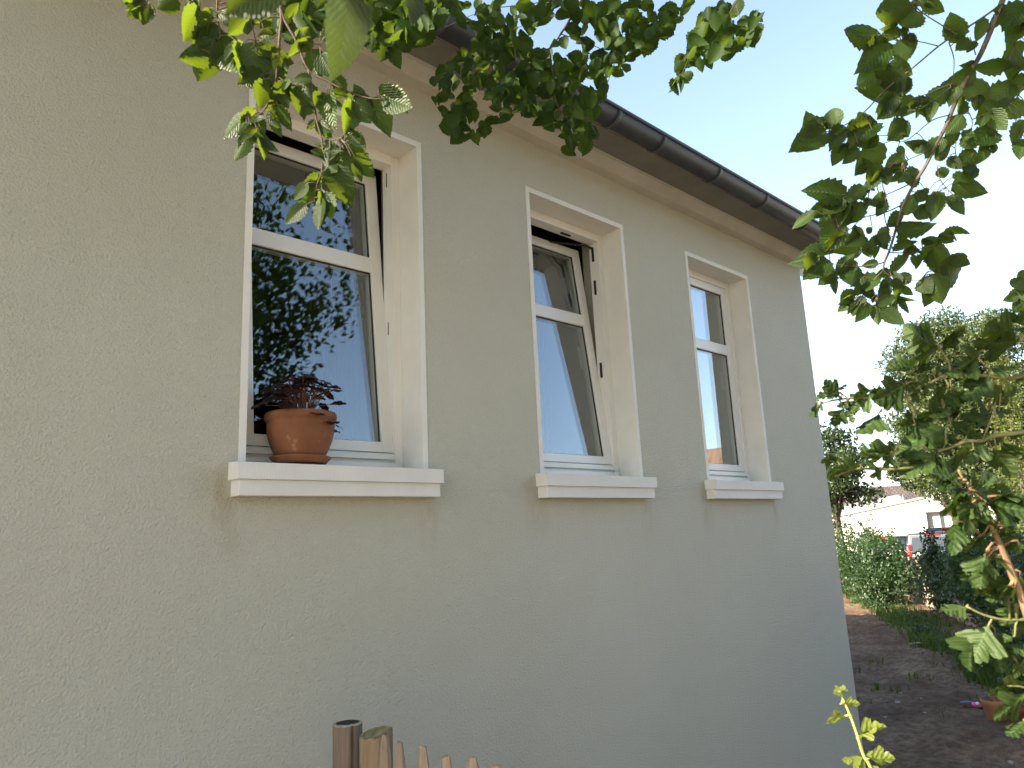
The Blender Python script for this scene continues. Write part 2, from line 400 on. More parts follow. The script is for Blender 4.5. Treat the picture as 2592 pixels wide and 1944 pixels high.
def cloud(n, clumps, size, aspect=.55, up=.35, spread=1.0):
    """n small leaves scattered round clump centres [(x,y,z,rx,ry,rz)] -> V,F,T arrays (6 vertex leaves)"""
    cl = np.array(clumps); wts = (cl[:, 3]*cl[:, 4]*cl[:, 5])**.66; idx = RNG.choice(len(cl), n, p=wts/wts.sum())
    d = RNG.normal(size=(n, 3)); d /= np.linalg.norm(d, axis=1)[:, None]
    rad = RNG.random(n)**.45*spread
    P = cl[idx, :3]+d*cl[idx, 3:6]*rad[:, None]
    ax = RNG.normal(size=(n, 3)); ax[:, 2] -= .25; ax /= np.linalg.norm(ax, axis=1)[:, None]
    nr = RNG.normal(size=(n, 3))+np.array([0, 0, up*2])+d*.6; nr -= ax*np.sum(nr*ax, 1)[:, None]; nr /= np.linalg.norm(nr, axis=1)[:, None]
    sd = np.cross(nr, ax); L = (size*RNG.uniform(.6, 1.25, n))[:, None]; Wd = L*aspect
    V = np.stack([P-ax*L/2, P-ax*L*.12-sd*Wd/2+nr*L*.06, P-ax*L*.05, P-ax*L*.12+sd*Wd/2+nr*L*.06, P+ax*L/2-nr*L*.08], 1).reshape(-1, 3)
    b = (np.arange(n)*5)[:, None]
    F = np.concatenate([b+np.array([[0, 1, 4, 2]]), b+np.array([[0, 2, 4, 3]])])
    T = np.repeat(np.clip(RNG.normal(.5, .28, n), 0, 1), 5)
    return V, F, T
def clumps_in(c, r, k, rs, shell=.55, flat=.8):
    """k clump centres inside an ellipsoid, mostly near its surface"""
    out = []
    for _ in range(k):
        d = RNG.normal(size=3); d /= np.linalg.norm(d); q = RNG.uniform(shell, 1.0)
        s = rs*RNG.uniform(.6, 1.3)
        out.append((c[0]+d[0]*r[0]*q, c[1]+d[1]*r[1]*q, c[2]+d[2]*r[2]*q, s, s, s*flat))
    return out
def foliage(name, n, cl, size, mat, parent=None, aspect=.55, up=.35, spread=1.0):
    V, F, T = cloud(n, cl, size, aspect, up, spread); return raw_mesh(name, V, F, None, T, mat, parent, smooth=False)

# ================================================================== THE HOUSE
HX0, HX1, HY1, EAVE = -5.2, 5.755, 7.6, 3.80
house = tag(empty('house'), 'cream rough-rendered house with three tall white windows and a dark gutter', 'house')
OPEN = [(1.074, 1.8925), (2.567, 3.385), (4.0405, 4.854)]        # painted surround, outer x
ZB, ZT = 2.005, 3.530; TR = .0265
def build_wall():
    s = MB(); th = .32
    xs = [HX0]+[v for a, b in OPEN for v in (a+.006, b-.006)]+[HX1]
    for i in range(len(xs)-1):
        if i % 2 == 0: s.box(xs[i], xs[i+1], 0, th, -.3, 4.2)
        else:
            s.box(xs[i], xs[i+1], 0, th, -.3, ZB-.01); s.box(xs[i], xs[i+1], 0, th, ZT-.006, 4.2)
    bmesh.ops.remove_doubles(s.bm, verts=s.bm.verts, dist=.0005)
    # drop the inner partitions between neighbouring boxes
    seen = {}
    for f in s.bm.faces: seen.setdefault(tuple(sorted(v.index for v in f.verts)), []).append(f)
    s.box(HX0, HX0+.3, th, HY1, -.3, 4.2); s.box(HX1-.3, HX1, th, HY1, -.3, 4.2); s.box(HX0+.3, HX1-.3, HY1-.3, HY1, -.3, 4.2)
    for x0, x1 in ((HX0, HX0+.3), (HX1-.3, HX1)):               # gables
        s.prism([(.1, 4.2), (HY1-.1, 4.2), (HY1/2, 4.2+(HY1/2-.1)*.72)], x0, x1)
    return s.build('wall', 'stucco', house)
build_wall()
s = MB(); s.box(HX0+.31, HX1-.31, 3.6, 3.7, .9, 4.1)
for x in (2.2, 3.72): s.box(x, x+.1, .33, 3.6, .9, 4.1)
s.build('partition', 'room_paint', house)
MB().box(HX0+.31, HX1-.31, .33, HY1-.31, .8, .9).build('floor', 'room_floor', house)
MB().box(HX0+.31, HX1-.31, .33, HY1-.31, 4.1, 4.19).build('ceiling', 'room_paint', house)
# cornice: sloping band under a flat soffit
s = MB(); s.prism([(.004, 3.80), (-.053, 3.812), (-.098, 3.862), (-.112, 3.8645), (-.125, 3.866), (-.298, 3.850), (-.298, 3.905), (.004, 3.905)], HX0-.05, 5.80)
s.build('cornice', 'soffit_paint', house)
MB().prism([(-.122, 3.862), (-.122, 3.866), (-.3, 3.8505), (-.3, 3.8465)], HX0-.05, 5.80).build('soffit', 'soffit_shade', house)  # thin panel, darker to stand for the gutter's shade
s = MB(); s.box(HX0-.05, 5.805, -.318, -.300, 3.849, 3.93, .002); s.box(HX0-.05, 1.9, -.324, -.3181, 3.846, 3.868); s.build('fascia_board', 'fascia_wood', house)
# roof
s = MB(); k = .72
ye, ze = -.345, 3.945; yr = HY1/2; zr = ze+(yr-ye)*k
s.prism([(ye, ze), (yr, zr), (2*yr-ye, ze), (2*yr-ye, ze-.13), (yr, zr-.15), (ye+.09, ze-.08+.065), (ye, ze-.025)], HX0-.2, 5.865)
s.build('roof', 'roof_tile', house)
s = MB(); s.prism([(.002, 3.735), (.002, 3.85), (yr, 3.85+yr*k), (yr, 3.735+yr*k)], 5.757, 5.862)
s.prism([(.0005, 3.745), (.0005, 3.76), (yr, 3.76+yr*k), (yr, 3.745+yr*k)], 5.7575, 5.866)
s.build('bargeboard', 'white_plaster', house)
# gutter
GC, GR = (-.365, 3.885), .066
def arc(r, a0, a1, n=18): return [(GC[0]+r*math.cos(a0+(a1-a0)*i/n), GC[1]+r*math.sin(a0+(a1-a0)*i/n)) for i in range(n+1)]
s = MB(); prof = arc(GR, math.pi, 2*math.pi)+arc(GR-.003, 2*math.pi, math.pi)
s.prism(prof, HX0-.3, 5.985, smooth=True)
s.tube([(HX0-.3, GC[0]-GR-.002, GC[1]+.002), (5.985, GC[0]-GR-.002, GC[1]+.002)], .0105, 12)
cap = [(GC[0]-GR, GC[1])]+arc(GR, math.pi, 2*math.pi)
s.prism(arc(GR-.001, math.pi, 2*math.pi), 5.978, 5.984)
gut = s.build('gutter', 'zinc', house)
for x in (-4.1, -3.2, -2.3, -1.4, -.55, .25, 1.0, 1.72, 2.3, 2.869, 3.27, 3.849, 4.434, 5.035, 5.61):
    s = MB(); s.prism(arc(GR+.0035, math.pi*1.02, math.pi*1.93)+arc(GR+.0006, math.pi*1.93, math.pi*1.02), x-.014, x+.014, smooth=True)
    s.build('gutter_bracket', 'zinc_band', gut)

def make_window(i, a, b, tilt):
    """a..b = painted surround; fixed frame with stepped ledges, sash hinged at its foot, double pane"""
    ia, ib = a+TR, b-TR
    f = MB(); F0, F1 = .140, .212; j = .043
    f.box(ia, ia+j, F0, F1, 2.03, 3.503, .002); f.box(ib-j, ib, F0, F1, 2.03, 3.503, .002)
    f.box(ia+j+.0005, ib-j-.0005, F0, F1, 3.457, 3.503, .002)
    f.box(ia+j+.0005, ib-j-.0005, F0+.006, F1, 2.03, 2.103, .002)
    f.box(ia+j+.001, ib-j-.001, .128, .147, 2.074, 2.094, .002); f.box(ia+j-.02, ib-j+.02, .122, .1385, 2.03, 2.060, .002)
    win = f.build('window', 'frame_pvc', house)
    win['label'] = ['first tall window, tilted open behind a terracotta pot', 'middle window tilted open with a black stay arm', 'closed window nearest the far corner'][i]
    # surround + reveals, standing 3 mm proud of the render
    s = MB(); s.box(a, ia, -.003, .214, ZB, ZT); s.box(ib, b, -.003, .214, ZB, ZT); s.box(ia+.0003, ib-.0003, -.003, .214, 3.503, ZT)
    s.build('surround', 'white_plaster', win)
    sl_, sr = a-.0325, b+.0245
    s = MB(); s.prism([(-.075, 1.960), (-.075, 2.015), (-.072, 2.0175), (.14, 2.030), (.14, 1.960)], sl_, sr); s.build('window_sill', 'sill_paint', win)
    MB().box(sl_+.011, sr-.011, -.063, .05, 1.9045, 1.9598, .002).build('sill_corbel', 'sill_paint', win)
    # sash
    hx0, hx1, hz0, hz1, hy = ia+j-.002, ib-j+.002, 2.107, 3.457, .150
    w, d = .058, .064
    s = MB()
    s.box(hx0, hx0+w, 0, d, 0, hz1-hz0, .004); s.box(hx1-w, hx1, 0, d, 0, hz1-hz0, .004)
    s.box(hx0+w-.003, hx1-w+.003, .0015, d, 0, .046, .004); s.box(hx0+w-.003, hx1-w+.003, .0015, d, hz1-hz0-.054, hz1-hz0, .004)
    rz0, rz1 = 2.944-hz0, 3.018-hz0
    s.box(hx0+w-.003, hx1-w+.003, .003, d, rz0, rz1, .005)
    sash = s.build('sash', 'frame_pvc', win)
    g = MB()
    for z0, z1 in ((.046, rz0), (rz1, hz1-hz0-.054)):
        x0, x1 = hx0+w, hx1-w; q = .005
        g.box(x0, x0+q, .013, .020, z0, z1); g.box(x1-q, x1, .013, .020, z0, z1); g.box(x0+q, x1-q, .013, .020, z0, z0+q*.6); g.box(x0+q, x1-q, .013, .020, z1-q, z1)
    seal = g.build('seal', 'gasket', win)
    panes = []
    for nm, z0, z1 in (('lower_pane', .04, rz0+.01), ('upper_pane', rz1-.01, hz1-hz0-.046)):
        g = MB()
        for y in (.0195, .036):
            vs = [g.bm.verts.new(v) for v in ((hx0+w-.006, y, z0), (hx1-w+.006, y, z0), (hx1-w+.006, y+random.uniform(-.0006, .0006), z1), (hx0+w-.006, y, z1))]; g.bm.faces.new(vs)
        panes.append(g.build('pane', 'window_glass', win))
    h = MB(); h.box(hx1-.04, hx1-.022, d+.01, d+.03, .60, .74, .004); h.box(hx1-.042, hx1-.02, d, d+.012, .64, .70, .003)
    hd = h.build('window_handle', 'frame_pvc', win)
    for o in [sash, seal, hd]+panes: o.location = (0, hy, hz0); o.rotation_euler = (-tilt, 0, 0)
    # rebate fittings
    xk = ib-j
    if tilt > .001:
        for z0, z1 in ([(3.36, 3.43), (2.64, 2.70)], [(3.34, 3.43), (3.13, 3.22), (2.62, 2.71)])[i]:
            MB().box(xk-(.006 if i else .002), xk+.002, .176, .19 if i else .181, z0, z1, .001).build('striker_plate', 'steel_dark', win)
        MB().box(xk-.28, xk-.2, .176, .19, 3.450, 3.458, .001).build('striker_plate', 'steel_dark', win)
    if i == 1:
        q = MB(); top = hy+math.sin(tilt)*1.33
        q.tube([(xk-.01, .184, 3.425), (xk-.05, .19, 3.433), (xk-.30, top+.03, 3.449), (xk-.42, top+.04, 3.448)], .0065, 8)
        q.build('stay_arm', 'steel_dark', win)
    # curtain well inside the room
    c = MB(); n = 60
    for (x0, x1) in ((ib-.05, ib+.28),):
        pr = [(x0+(x1-x0)*t/n, .95+.025*math.sin(t*.9)+.012*math.sin(t*2.3)) for t in range(n+1)]
        c.prism(pr, 1.4, 3.9, axis='z', closed=False, smooth=True)
    c.build('curtain', 'curtain_cloth', win)
    return win
for i, ((a, b), tl) in enumerate(zip(OPEN, (math.radians(5.1), math.radians(6.3), 0))): make_window(i, a, b, tl)

# ------------------------------------------------------------------ pot on the first sill
PX, PY, PZ = 1.332, .045, 2.0275
sau = MB().lathe([(0, .002), (.088, .002), (.092, .0), (.098, .008), (.110, .021), (.1115, .027), (.105, .027), (.095, .012), (.0, .010)], n=56).build('saucer', 'terracotta')
sau.location = (PX, PY, PZ); sau.rotation_euler = (0, .02, 0); tag(sau, 'terracotta saucer with chalky rim under the pot on the first window sill', 'saucer')
pot = tag(empty('potted_plant', (PX, PY, PZ+.0125)), 'round terracotta pot with dark red heuchera on the first window sill', 'plant pot')
prof = [(0, 0), (.078, 0), (.084, .006), (.100, .035), (.116, .075), (.1235, .110), (.1245, .135), (.1235, .148), (.131, .153), (.1335, .162), (.133, .172), (.128, .180), (.119, .181), (.112, .176), (.111, .150), (0, .150)]
MB().lathe(prof, n=64).build('pot', 'terracotta', pot)
MB().lathe([(.110, .150), (.06, .158), (0, .160)], n=24).build('soil', 'soil', pot)
ls = LeafSet(); st = MB(); rr = random.Random(5)
for k in range(60):
    a = rr.uniform(0, 2*math.pi); rad = rr.uniform(.03, .16)*(1 if k % 3 else 1.15); h = .15+.165*(1-(rad/.19)**2)+rr.uniform(-.03, .03)
    yk = .62 if math.sin(a) > 0 else 1.0
    if rad > .13: h = rr.uniform(.13, .22)
    tip = np.array([rad*math.cos(a), rad*math.sin(a)*yk*.8-.012, h])
    st.tube([(.02*math.cos(a), .02*math.sin(a), .15), (tip[0]*.6, tip[1]*.6, (.15+h)/2+.03), tuple(tip)], .0018, 5)
    out = nz(np.array([math.cos(a), math.sin(a)*yk, rr.uniform(-.6, .1)])); nr = nz(np.array([math.cos(a)*.5, math.sin(a)*.5-.25, rr.uniform(.4, 1)]))
    nr = nz(nr-out*(nr @ out)); L = rr.uniform(.042, .066)
    ls.add(RND[k % 3], tip-out*L*.3, out, nr, L, L*.52, rr.random(), rr.uniform(0, .3), rr.uniform(-.1, .3))
st.build('leaf_stems', 'bark_red', pot); ls.build('leaves', 'heuchera_leaf', pot)

# ------------------------------------------------------------------ fence posts and pickets in front of the wall
def post(name, x, y, r, h, mats, tiltx=0, label=None, split=.0, parent=None, loc=None):
    s = MB(); n = 40; rings = []
    rg = random.Random(int(y*1000))
    for k in range(9):
        z = h*k/8
        row = []
        for q in range(n):
            an = 2*math.pi*q/n; rad = r*(1+.025*math.sin(2*an+1+z)+.012*math.sin(5*an+z*3))*(1.03-.05*k/8)
            dq = abs(((an-(-1.75)+math.pi) % (2*math.pi))-math.pi)
            if dq < .05: rad *= 1-split
            row.append(s.bm.verts.new((rad*math.cos(an), rad*math.sin(an), z+(tiltx*rad*math.cos(an) if k == 8 else 0))))
        rings.append(row)
    for A, B in zip(rings, rings[1:]):
        for q in range(n):
            f = s.bm.faces.new((A[q], A[(q+1) % n], B[(q+1) % n], B[q])); f.smooth = True
    # sawn top: bevelled rim, pale ring, core
    prev = rings[-1]
    for sc, dz, mi in ((.97, .003, 1), (.80, .004, 1), (.78, .001, 2), (.4, .001, 2)):
        row = [s.bm.verts.new((v.co.x*sc/1.0 if prev is rings[-1] else rings[-1][i].co.x*sc, rings[-1][i].co.y*sc, rings[-1][i].co.z*1+dz)) for i, v in enumerate(rings[-1])]
        for q in range(n): s.bm.faces.new((prev[q], prev[(q+1) % n], row[(q+1) % n], row[q])).material_index = mi
        prev = row
    s.bm.faces.new(prev).material_index = 2
    o = s.build(name, mats, parent); o.location = (x, y, 0); return o
p1 = post('wooden_post', 1.262, -.405, .0435, 1.198, ['post_dark_wood', 'post_end', 'post_core'], .0, split=.22)
tag(p1, 'dark round fence post with a pale rim and black core, nearest the wall', 'post')
pf = tag(empty('picket_fence', (1.25, -.56, 0)), 'low chestnut picket fence running from the house wall', 'fence')
p2 = post('post', 0.012, 0.0, .047, 1.193, ['post_wood', 'post_end_green', 'post_end_green'], .18, split=.10, parent=pf)
rg = random.Random(3)
for k, (yy, hh) in enumerate([(-.634, 1.205), (-.712, 1.203), (-.803, 1.20), (-.900, 1.203), (-.995, 1.198), (-1.082, 1.201), (-1.17, 1.196), (-1.26, 1.20), (-1.35, 1.19)]):
    s = MB(); r0 = .0175; n = 7; rows = []
    tp = rg.uniform(.05, .09)
    for z, sc in ((0, 1.05), (.6, 1.02), (hh-tp-.02, 1.0), (hh-tp, .98), (hh-.012, .60), (hh-.003, .55)):
        rows.append([s.bm.verts.new((r0*sc*math.cos(2*math.pi*q/n+k)*(1+.18*math.sin(q*2.1+k)), r0*sc*1.1*math.sin(2*math.pi*q/n+k)*(1+.15*math.cos(q*1.7+k)), z+(rg.uniform(-.006, .006) if z > hh-.05 else rg.uniform(-.015, .015)*(z > .7)))) for q in range(n)])
    for A, B in zip(rows, rows[1:]):
        for q in range(n): s.bm.faces.new((A[q], A[(q+1) % n], B[(q+1) % n], B[q]))
    s.bm.faces.new(rows[-1])
    o = s.build('picket', 'picket_wood', pf); o.location = (rg.uniform(-.006, .006), yy+.56, 0); o.rotation_euler = (rg.uniform(-.02, .02), rg.uniform(-.02, .02), 0)
for z in (.35, .85): MB().tube([(.02, .02, z), (.02, -.3, z+.005), (.02, -.8, z)], .002, 6).build('binding_wire', 'steel_dark', pf)

# ------------------------------------------------------------------ ground
def build_ground():
    def axis(lo, hi, near0, near1, step, grow):
        v = list(np.arange(near0, near1, step)); x, d = near1, step
        while x < hi: v.append(x); d *= grow; x += d
        v.append(hi); x, d = near0, step; pre = []
        while x > lo: d *= grow; x -= d; pre.append(max(x, lo))
        return np.array(sorted(set(pre+v)))
    X = axis(-900, 1500, -6, 24, .16, 1.35); Y = axis(-900, 900, -7, 9, .16, 1.35)
    gx, gy = np.meshgrid(X, Y)
    z = .02*np.sin(gx*1.9+gy*.7)+.018*np.sin(gx*.8-gy*2.3+1)+.022*np.sin(gx*3.1+1.3*np.sin(gy*2.2))
    z += RNG.normal(0, .016, gx.shape)
    z = np.where((gx < 6.6) & (gy > -1), z*.3-.015, z)
    z = np.where((gx < 3.2) & (gy < -.8), z*.15-.04, z)
    z -= np.clip((np.hypot(gx-4, gy)-16)/8, 0, 1)*.22
    far = np.clip((np.hypot(gx, gy)-40)/30, 0, 1); z = z*(1-far)-.22*far
    n, m = gx.shape; V = np.stack([gx, gy, z], -1).reshape(-1, 3)
    i = np.arange(n-1)[:, None]*m+np.arange(m-1)[None]
    F = np.stack([i, i+1, i+m+1, i+m], -1).reshape(-1, 4)
    o = raw_mesh('ground', V, F, None, np.zeros(len(V)), 'ground_soil'); tag(o, kind='structure')
    return o
build_ground()

tag(MB().prism([(-8.5, -9.6), (2.4, -9.6), (2.4, -3.3), (-.6, -3.0), (-.9, -1.2), (-8.5, -1.2)], -.3, .0, axis='z').build('bounce_yard', 'gravel'), kind='structure')  # unseen ground added to bounce warm sunlight onto the wall

# ================================================================== THE HORNBEAM (trunk right of the photographer, boughs overhead)
TRK = Vector((1.75, -4.3, -.05))
horn = tag(empty('hornbeam_tree', tuple(TRK)), 'hornbeam with leafy twigs hanging in front of the wall and gutter', 'tree')
def loc(p): return tuple(Vector(tuple(p))-TRK)
def smooth_path(pts, k=4):
    P = [np.array(p, float) for p in pts]; out = []
    for i in range(len(P)-1):
        a, b, c, d = P[max(i-1, 0)], P[i], P[i+1], P[min(i+2, len(P)-1)]
        for j in range(k):
            t = j/k; out.append(.5*((2*b)+(c-a)*t+(2*a-5*b+4*c-d)*t*t+(3*b-a-3*c+d)*t**3))
    return out+[P[-1]]
def limb(name, pts, r0, r1, parent, mat='bark', n=8):
    P = smooth_path(pts); R = [r0+(r1-r0)*i/(len(P)-1) for i in range(len(P))]
    return MB().tube([loc(p) for p in P], R, n).build(name, mat, parent)
limb('trunk', [(1.75, -4.3, -.1), (1.78, -4.28, 1.2), (1.74, -4.2, 2.6), (1.7, -4.05, 3.9), (1.6, -3.9, 5.6), (1.5, -3.7, 7.2)], .15, .04, horn, n=14)
LIMBS = {
 'left': [(1.72, -4.15, 3.1), (1.3, -3.4, 3.6), (.85, -2.55, 3.55), (.56, -1.92, 2.95)],
 'mid': [(1.70, -4.05, 3.7), (1.8, -3.1, 4.3), (1.85, -2.0, 4.15), tuple(at(1560, -120, 2.4))],
 'right': [(1.76, -4.2, 2.8), (2.0, -3.6, 3.25), (1.95, -2.9, 3.15), tuple(at(2640, -140, 1.32))],
 'high': [(1.62, -3.9, 5.2), (1.2, -2.9, 5.9), (.7, -2.0, 6.1)],
 'side': [(1.68, -4.0, 4.2), (2.6, -4.3, 4.6), (3.7, -4.5, 4.5)],
 'back': [(1.7, -4.0, 4.4), (.8, -4.4, 4.9), (-.2, -4.6, 4.8)],
 'low': [(1.3, -3.4, 3.6), (.3, -2.6, 3.55), (-.05, -1.9, 3.35), (-.5, -1.82, 2.72)],  # limb added to hold the unseen clumps that block the sun
 'eaves': [(1.85, -2.0, 4.15), (1.1, -1.2, 4.25), (.2, -.7, 3.85)],  # ends in the unseen clump that shades the middle bough
 'up': [(1.6, -3.9, 5.4), (2.3, -3.3, 6.3), (2.9, -2.5, 6.6)],
}
LO = {k: limb('limb', v, .05 if k != 'right' else .028, .012, horn) for k, v in LIMBS.items()}

def twigset(name, specs, conv, depth, leaves, parent, tmpl, mat, ratio=.29, bark='bark', petiole=True, pet=.0007, dj=.35, grow=1.06, extra=.6, fold=None):
    """one bough: a stem mesh (with its twigs) carrying its leaves as a sub-part"""
    s = MB(); pts_all = []
    for pl, r0, r1 in specs:
        q = [np.array(at(*conv(x, y), (depth+dd))) for x, y, dd in [(p+(0,))[:3] for p in pl]]
        P = smooth_path(q, 3); pts_all += P
        s.tube([loc(p) for p in P], [r0+(r1-r0)*i/(len(P)-1) for i in range(len(P))], 6)
    A = np.array(pts_all); ls = LeafSet()
    scr = np.array([project(p)[:2] for p in A]); dep = np.array([project(p)[2] for p in A])
    rq = random.Random(len(leaves)); more = []
    for L in leaves:
        if len(L) == 5 and rq.random() < extra:
            l = math.hypot(L[2]-L[0], L[3]-L[1]); a = math.atan2(L[3]-L[1], L[2]-L[0])+rq.gauss(0, .7); l *= rq.uniform(.6, 1.0); j = l*.35
            x, y = L[0]+rq.uniform(-j, j), L[1]+rq.uniform(-j, j); more.append((x, y, x+l*math.cos(a), y+l*math.sin(a), rq.uniform(.75, 1)*L[4]))
    for k, L in enumerate(list(leaves)+more):
        L = list(L); gx, gy = (L[2]-L[0])*(grow-1)*.5, (L[3]-L[1])*(grow-1)*.5; L[0] -= gx; L[1] -= gy; L[2] += gx; L[3] += gy
        bx, by = conv(L[0], L[1]); tx, ty = conv(L[2], L[3]); w = L[4]*random.uniform(.72, 1.12); dd = L[5] if len(L) > 5 else None
        dist = np.hypot(scr[:, 0]-bx, scr[:, 1]-by); j = int(dist.argmin()); Lpx = math.hypot(tx-bx, ty-by)
        d0 = dep[j] if dd is None else depth+dd
        Lm = Lpx/FPX*d0
        b = at(bx, by, d0+random.uniform(-.15, .15)*Lm); t = at(tx, ty, d0+random.uniform(-dj, dj)*Lm)
        place(ls, tmpl[k % len(tmpl)], np.array(loc(b)), np.array(loc(t)), w, ratio, view=nz(CAMP-b), fold=fold)
        if petiole and dist[j] < 120 and dd is None:
            mid = (A[j]+b)/2+np.array([0, 0, .15*np.linalg.norm(A[j]-b)])
            s.tube([loc(A[j]), loc(mid), loc(b), loc(b+(t-b)*.12)], [pet*1.4, pet*1.1, pet, pet*.7], 5)
    br = s.build(name, bark, parent); ls.build('leaves', mat, br)
    return br
def P(s): return [tuple(float(v) for v in q.split(',')) for q in s.split()]

# --- bough at the left, lit through by the sun
cv = lambda x, y: (300+x/2.765, y/2.765)
tw = [(P('1120,-260 1130,0 1140,130 1130,230 1110,480 1100,570 1060,690 1020,770 960,810 890,822'), .0028, .0008),
      (P('1135,40 1150,110 1190,190 1240,280 1330,490 1450,560 1600,640 1760,690 1850,690'), .0026, .0009),
      (P('1330,490 1350,600 1385,830 1420,960 1430,1080 1420,1210 1390,1290 1370,1420'), .0020, .0007),
      (P('700,-200 690,30 690,110 715,250 680,275'), .0018, .0007), (P('1385,830 1350,880 1320,880'), .001, .0006), (P('1250,285 1320,305 1410,310'), .001, .0006),
      (P('1130,230 1060,270 960,285'), .001, .0006), (P('1420,950 1480,980 1560,975'), .001, .0006), (P('560,-160 530,-20 500,60'), .0012, .0006)]
lv = P('''560,60,420,300,.30 650,150,545,400,.33 672,280,548,570,.34 545,-20,470,120,.30 610,150,560,310,.2 405,-20,262,62,.42 640,60,615,160,.42
 722,225,885,585,.27 950,295,958,592,.42 870,300,825,560,.20 715,90,825,180,.36 905,120,755,245,.32 1000,290,1065,412,.42 1100,232,968,245,.30
 1122,380,1160,562,.36 1015,560,968,775,.36 1112,500,1025,620,.42 1350,552,1212,545,.28 1262,285,1330,190,.52 1335,300,1172,378,.28 1352,345,1415,550,.44
 1420,225,1595,322,.36 1595,620,1485,535,.42 1605,655,1475,640,.24 1705,680,1650,600,.40 1850,670,2065,760,.36 1770,690,1905,950,.36 1640,710,1590,935,.34
 1645,690,1762,858,.34 1462,650,1502,895,.30 1425,650,1378,745,.42 1240,600,1312,835,.34 1330,580,1362,745,.36 1195,600,1085,722,.42 1215,590,1230,722,.36
 1300,755,1372,780,.4 1085,735,1212,912,.24 1065,775,1112,925,.34 975,815,1002,962,.34 905,785,755,990,.26 945,825,868,932,.42 905,925,828,1135,.30
 985,920,1085,1110,.26 962,895,900,1062,.26 1395,850,1495,972,.36 1385,845,1318,905,.36 1432,1080,1342,1052,.42 1560,985,1705,1105,.32 1590,925,1708,1012,.42
 1525,1010,1450,1105,.36 1562,1040,1662,1232,.32 1650,1085,1790,1242,.38 1480,1030,1468,1192,.38 1500,1170,1635,1425,.40 1412,1230,1288,1322,.36
 1325,1285,1238,1402,.26 1402,1275,1298,1442,.32 1312,1435,1163,1562,.32 1420,1360,1552,1545,.32 1392,1330,1412,1575,.22 1450,1240,1520,1330,.42 1440,1130,1530,1200,.4
 1130,650,1190,760,.38 1150,560,1210,650,.36 880,60,800,-40,.3 1000,150,940,60,.32 1010,40,900,-30,.35 1180,120,1260,20,.3 1060,120,990,200,.36''')
b_left = twigset('bough', tw, cv, 1.08, lv, horn, SER, 'hornbeam_leaf')
b_left['label'] = 'sunlit bough hanging over the first window'
cv3 = lambda x, y: (x, y)
# close leaves at the very top and the dark sprig in the top left corner
tw = [(P('880,-140 882,-60 884,-10'), .0012, .0007), (P('720,-140 715,-80 705,-20'), .0012, .0007), (P('380,-120 374,-40 372,10 366,30'), .0012, .0006)]
tl = P('880,-45,888,207,.27,-.46 712,-60,572,42,.33,-.64 1030,-60,1032,72,.2,-.45')
for k in range(3):
    q = [(P('880,-180 882,-60 884,-10'), .0012, .0007), (P('730,-180 718,-80 708,-30'), .0012, .0007), (P('1028,-190 1030,-80 1030,-30'), .0012, .0007)][k]
    b_top = twigset('bough', [q], cv3, 1.02+[-.46, -.64, -.45][k], [tl[k][:5]+(0,)], horn, SER[k:], ['near_leaf', 'hornbeam_leaf', 'near_leaf'][k], petiole=False, grow=1.0, extra=0)
    b_top['label'] = ['large pale leaf hanging near the camera', 'blurred leaf close to the camera at the top edge', 'narrow near leaf at the top edge'][k]
dk = P('372,7,322,22,.36 365,22,322,43,.36 372,29,361,62,.36 383,22,372,61,.42 343,-8,311,14,.36 380,10,392,44,.36 350,10,338,36,.36 358,-5,330,2,.36')
b_tl = twigset('bough', tw[2:], cv3, 1.3, dk, horn, SER, 'hornbeam_leaf')

# --- bough on the right
cv = lambda x, y: (2000+x/3.736, y/3.736)
B0 = 1569                     # the second reading sheet starts 420 px lower
tw = [(P('2180,-420 2010,0 1950,160 1830,450 1770,570 1700,680 1550,1000 1480,1180 1390,1350 1280,1569 1180,1729 1060,1959 1000,2169 940,2369 890,2489 882,2560'), .0052, .0016),
      (P('1970,60 1800,180 1560,330 1400,440 1150,650 900,850 690,1070 500,1190 330,1250'), .0019, .0008), (P('1150,-60 1180,40 1250,120 1470,260 1560,320'), .0009, .0012),
      (P('1400,435 1200,390 1050,400'), .0011, .0007), (P('1500,400 1550,560 1540,760'), .0011, .0007), (P('1755,520 1730,430 1700,350'), .0011, .0007),
      (P('1560,790 1480,810 1290,890 1150,930'), .0011, .0006), (P('1500,1090 1340,1140 1130,1310 1040,1340'), .0011, .0006), (P('1340,1420 1160,1490 1060,1540'), .001, .0006),
      (P('1020,760 1040,880 980,1080'), .001, .0006), (P('1600,900 1640,980 1720,1130 1710,1240'), .0012, .0007), (P('1720,1130 1800,1100 1900,1060'), .001, .0006),
      (P('1200,1709 960,1819 800,1879 650,1879'), .0012, .0006), (P('1050,1939 900,2009 690,2059 580,2159 480,2199'), .0012, .0006), (P('890,2019 910,2129 940,2169'), .001, .0006),
      (P('940,2389 1100,2389 1250,2349 1400,2319'), .0012, .0006), (P('890,2479 780,2509 600,2519 300,2479'), .0013, .0006), (P('880,2555 950,2609 1100,2649 1230,2649'), .0012, .0006),
      (P('880,2560 800,2640 760,2709 820,2789'), .0011, .0006), (P('2260,-200 2200,60 2150,330 2060,600'), .0024, .001), (P('2260,700 2160,900 2060,1000'), .0016, .0008),
      (P('1390,1569 1420,1700 1500,1800'), .001, .0006), (P('1610,1200 1560,1400 1600,1520 1720,1600'), .001, .0006)]
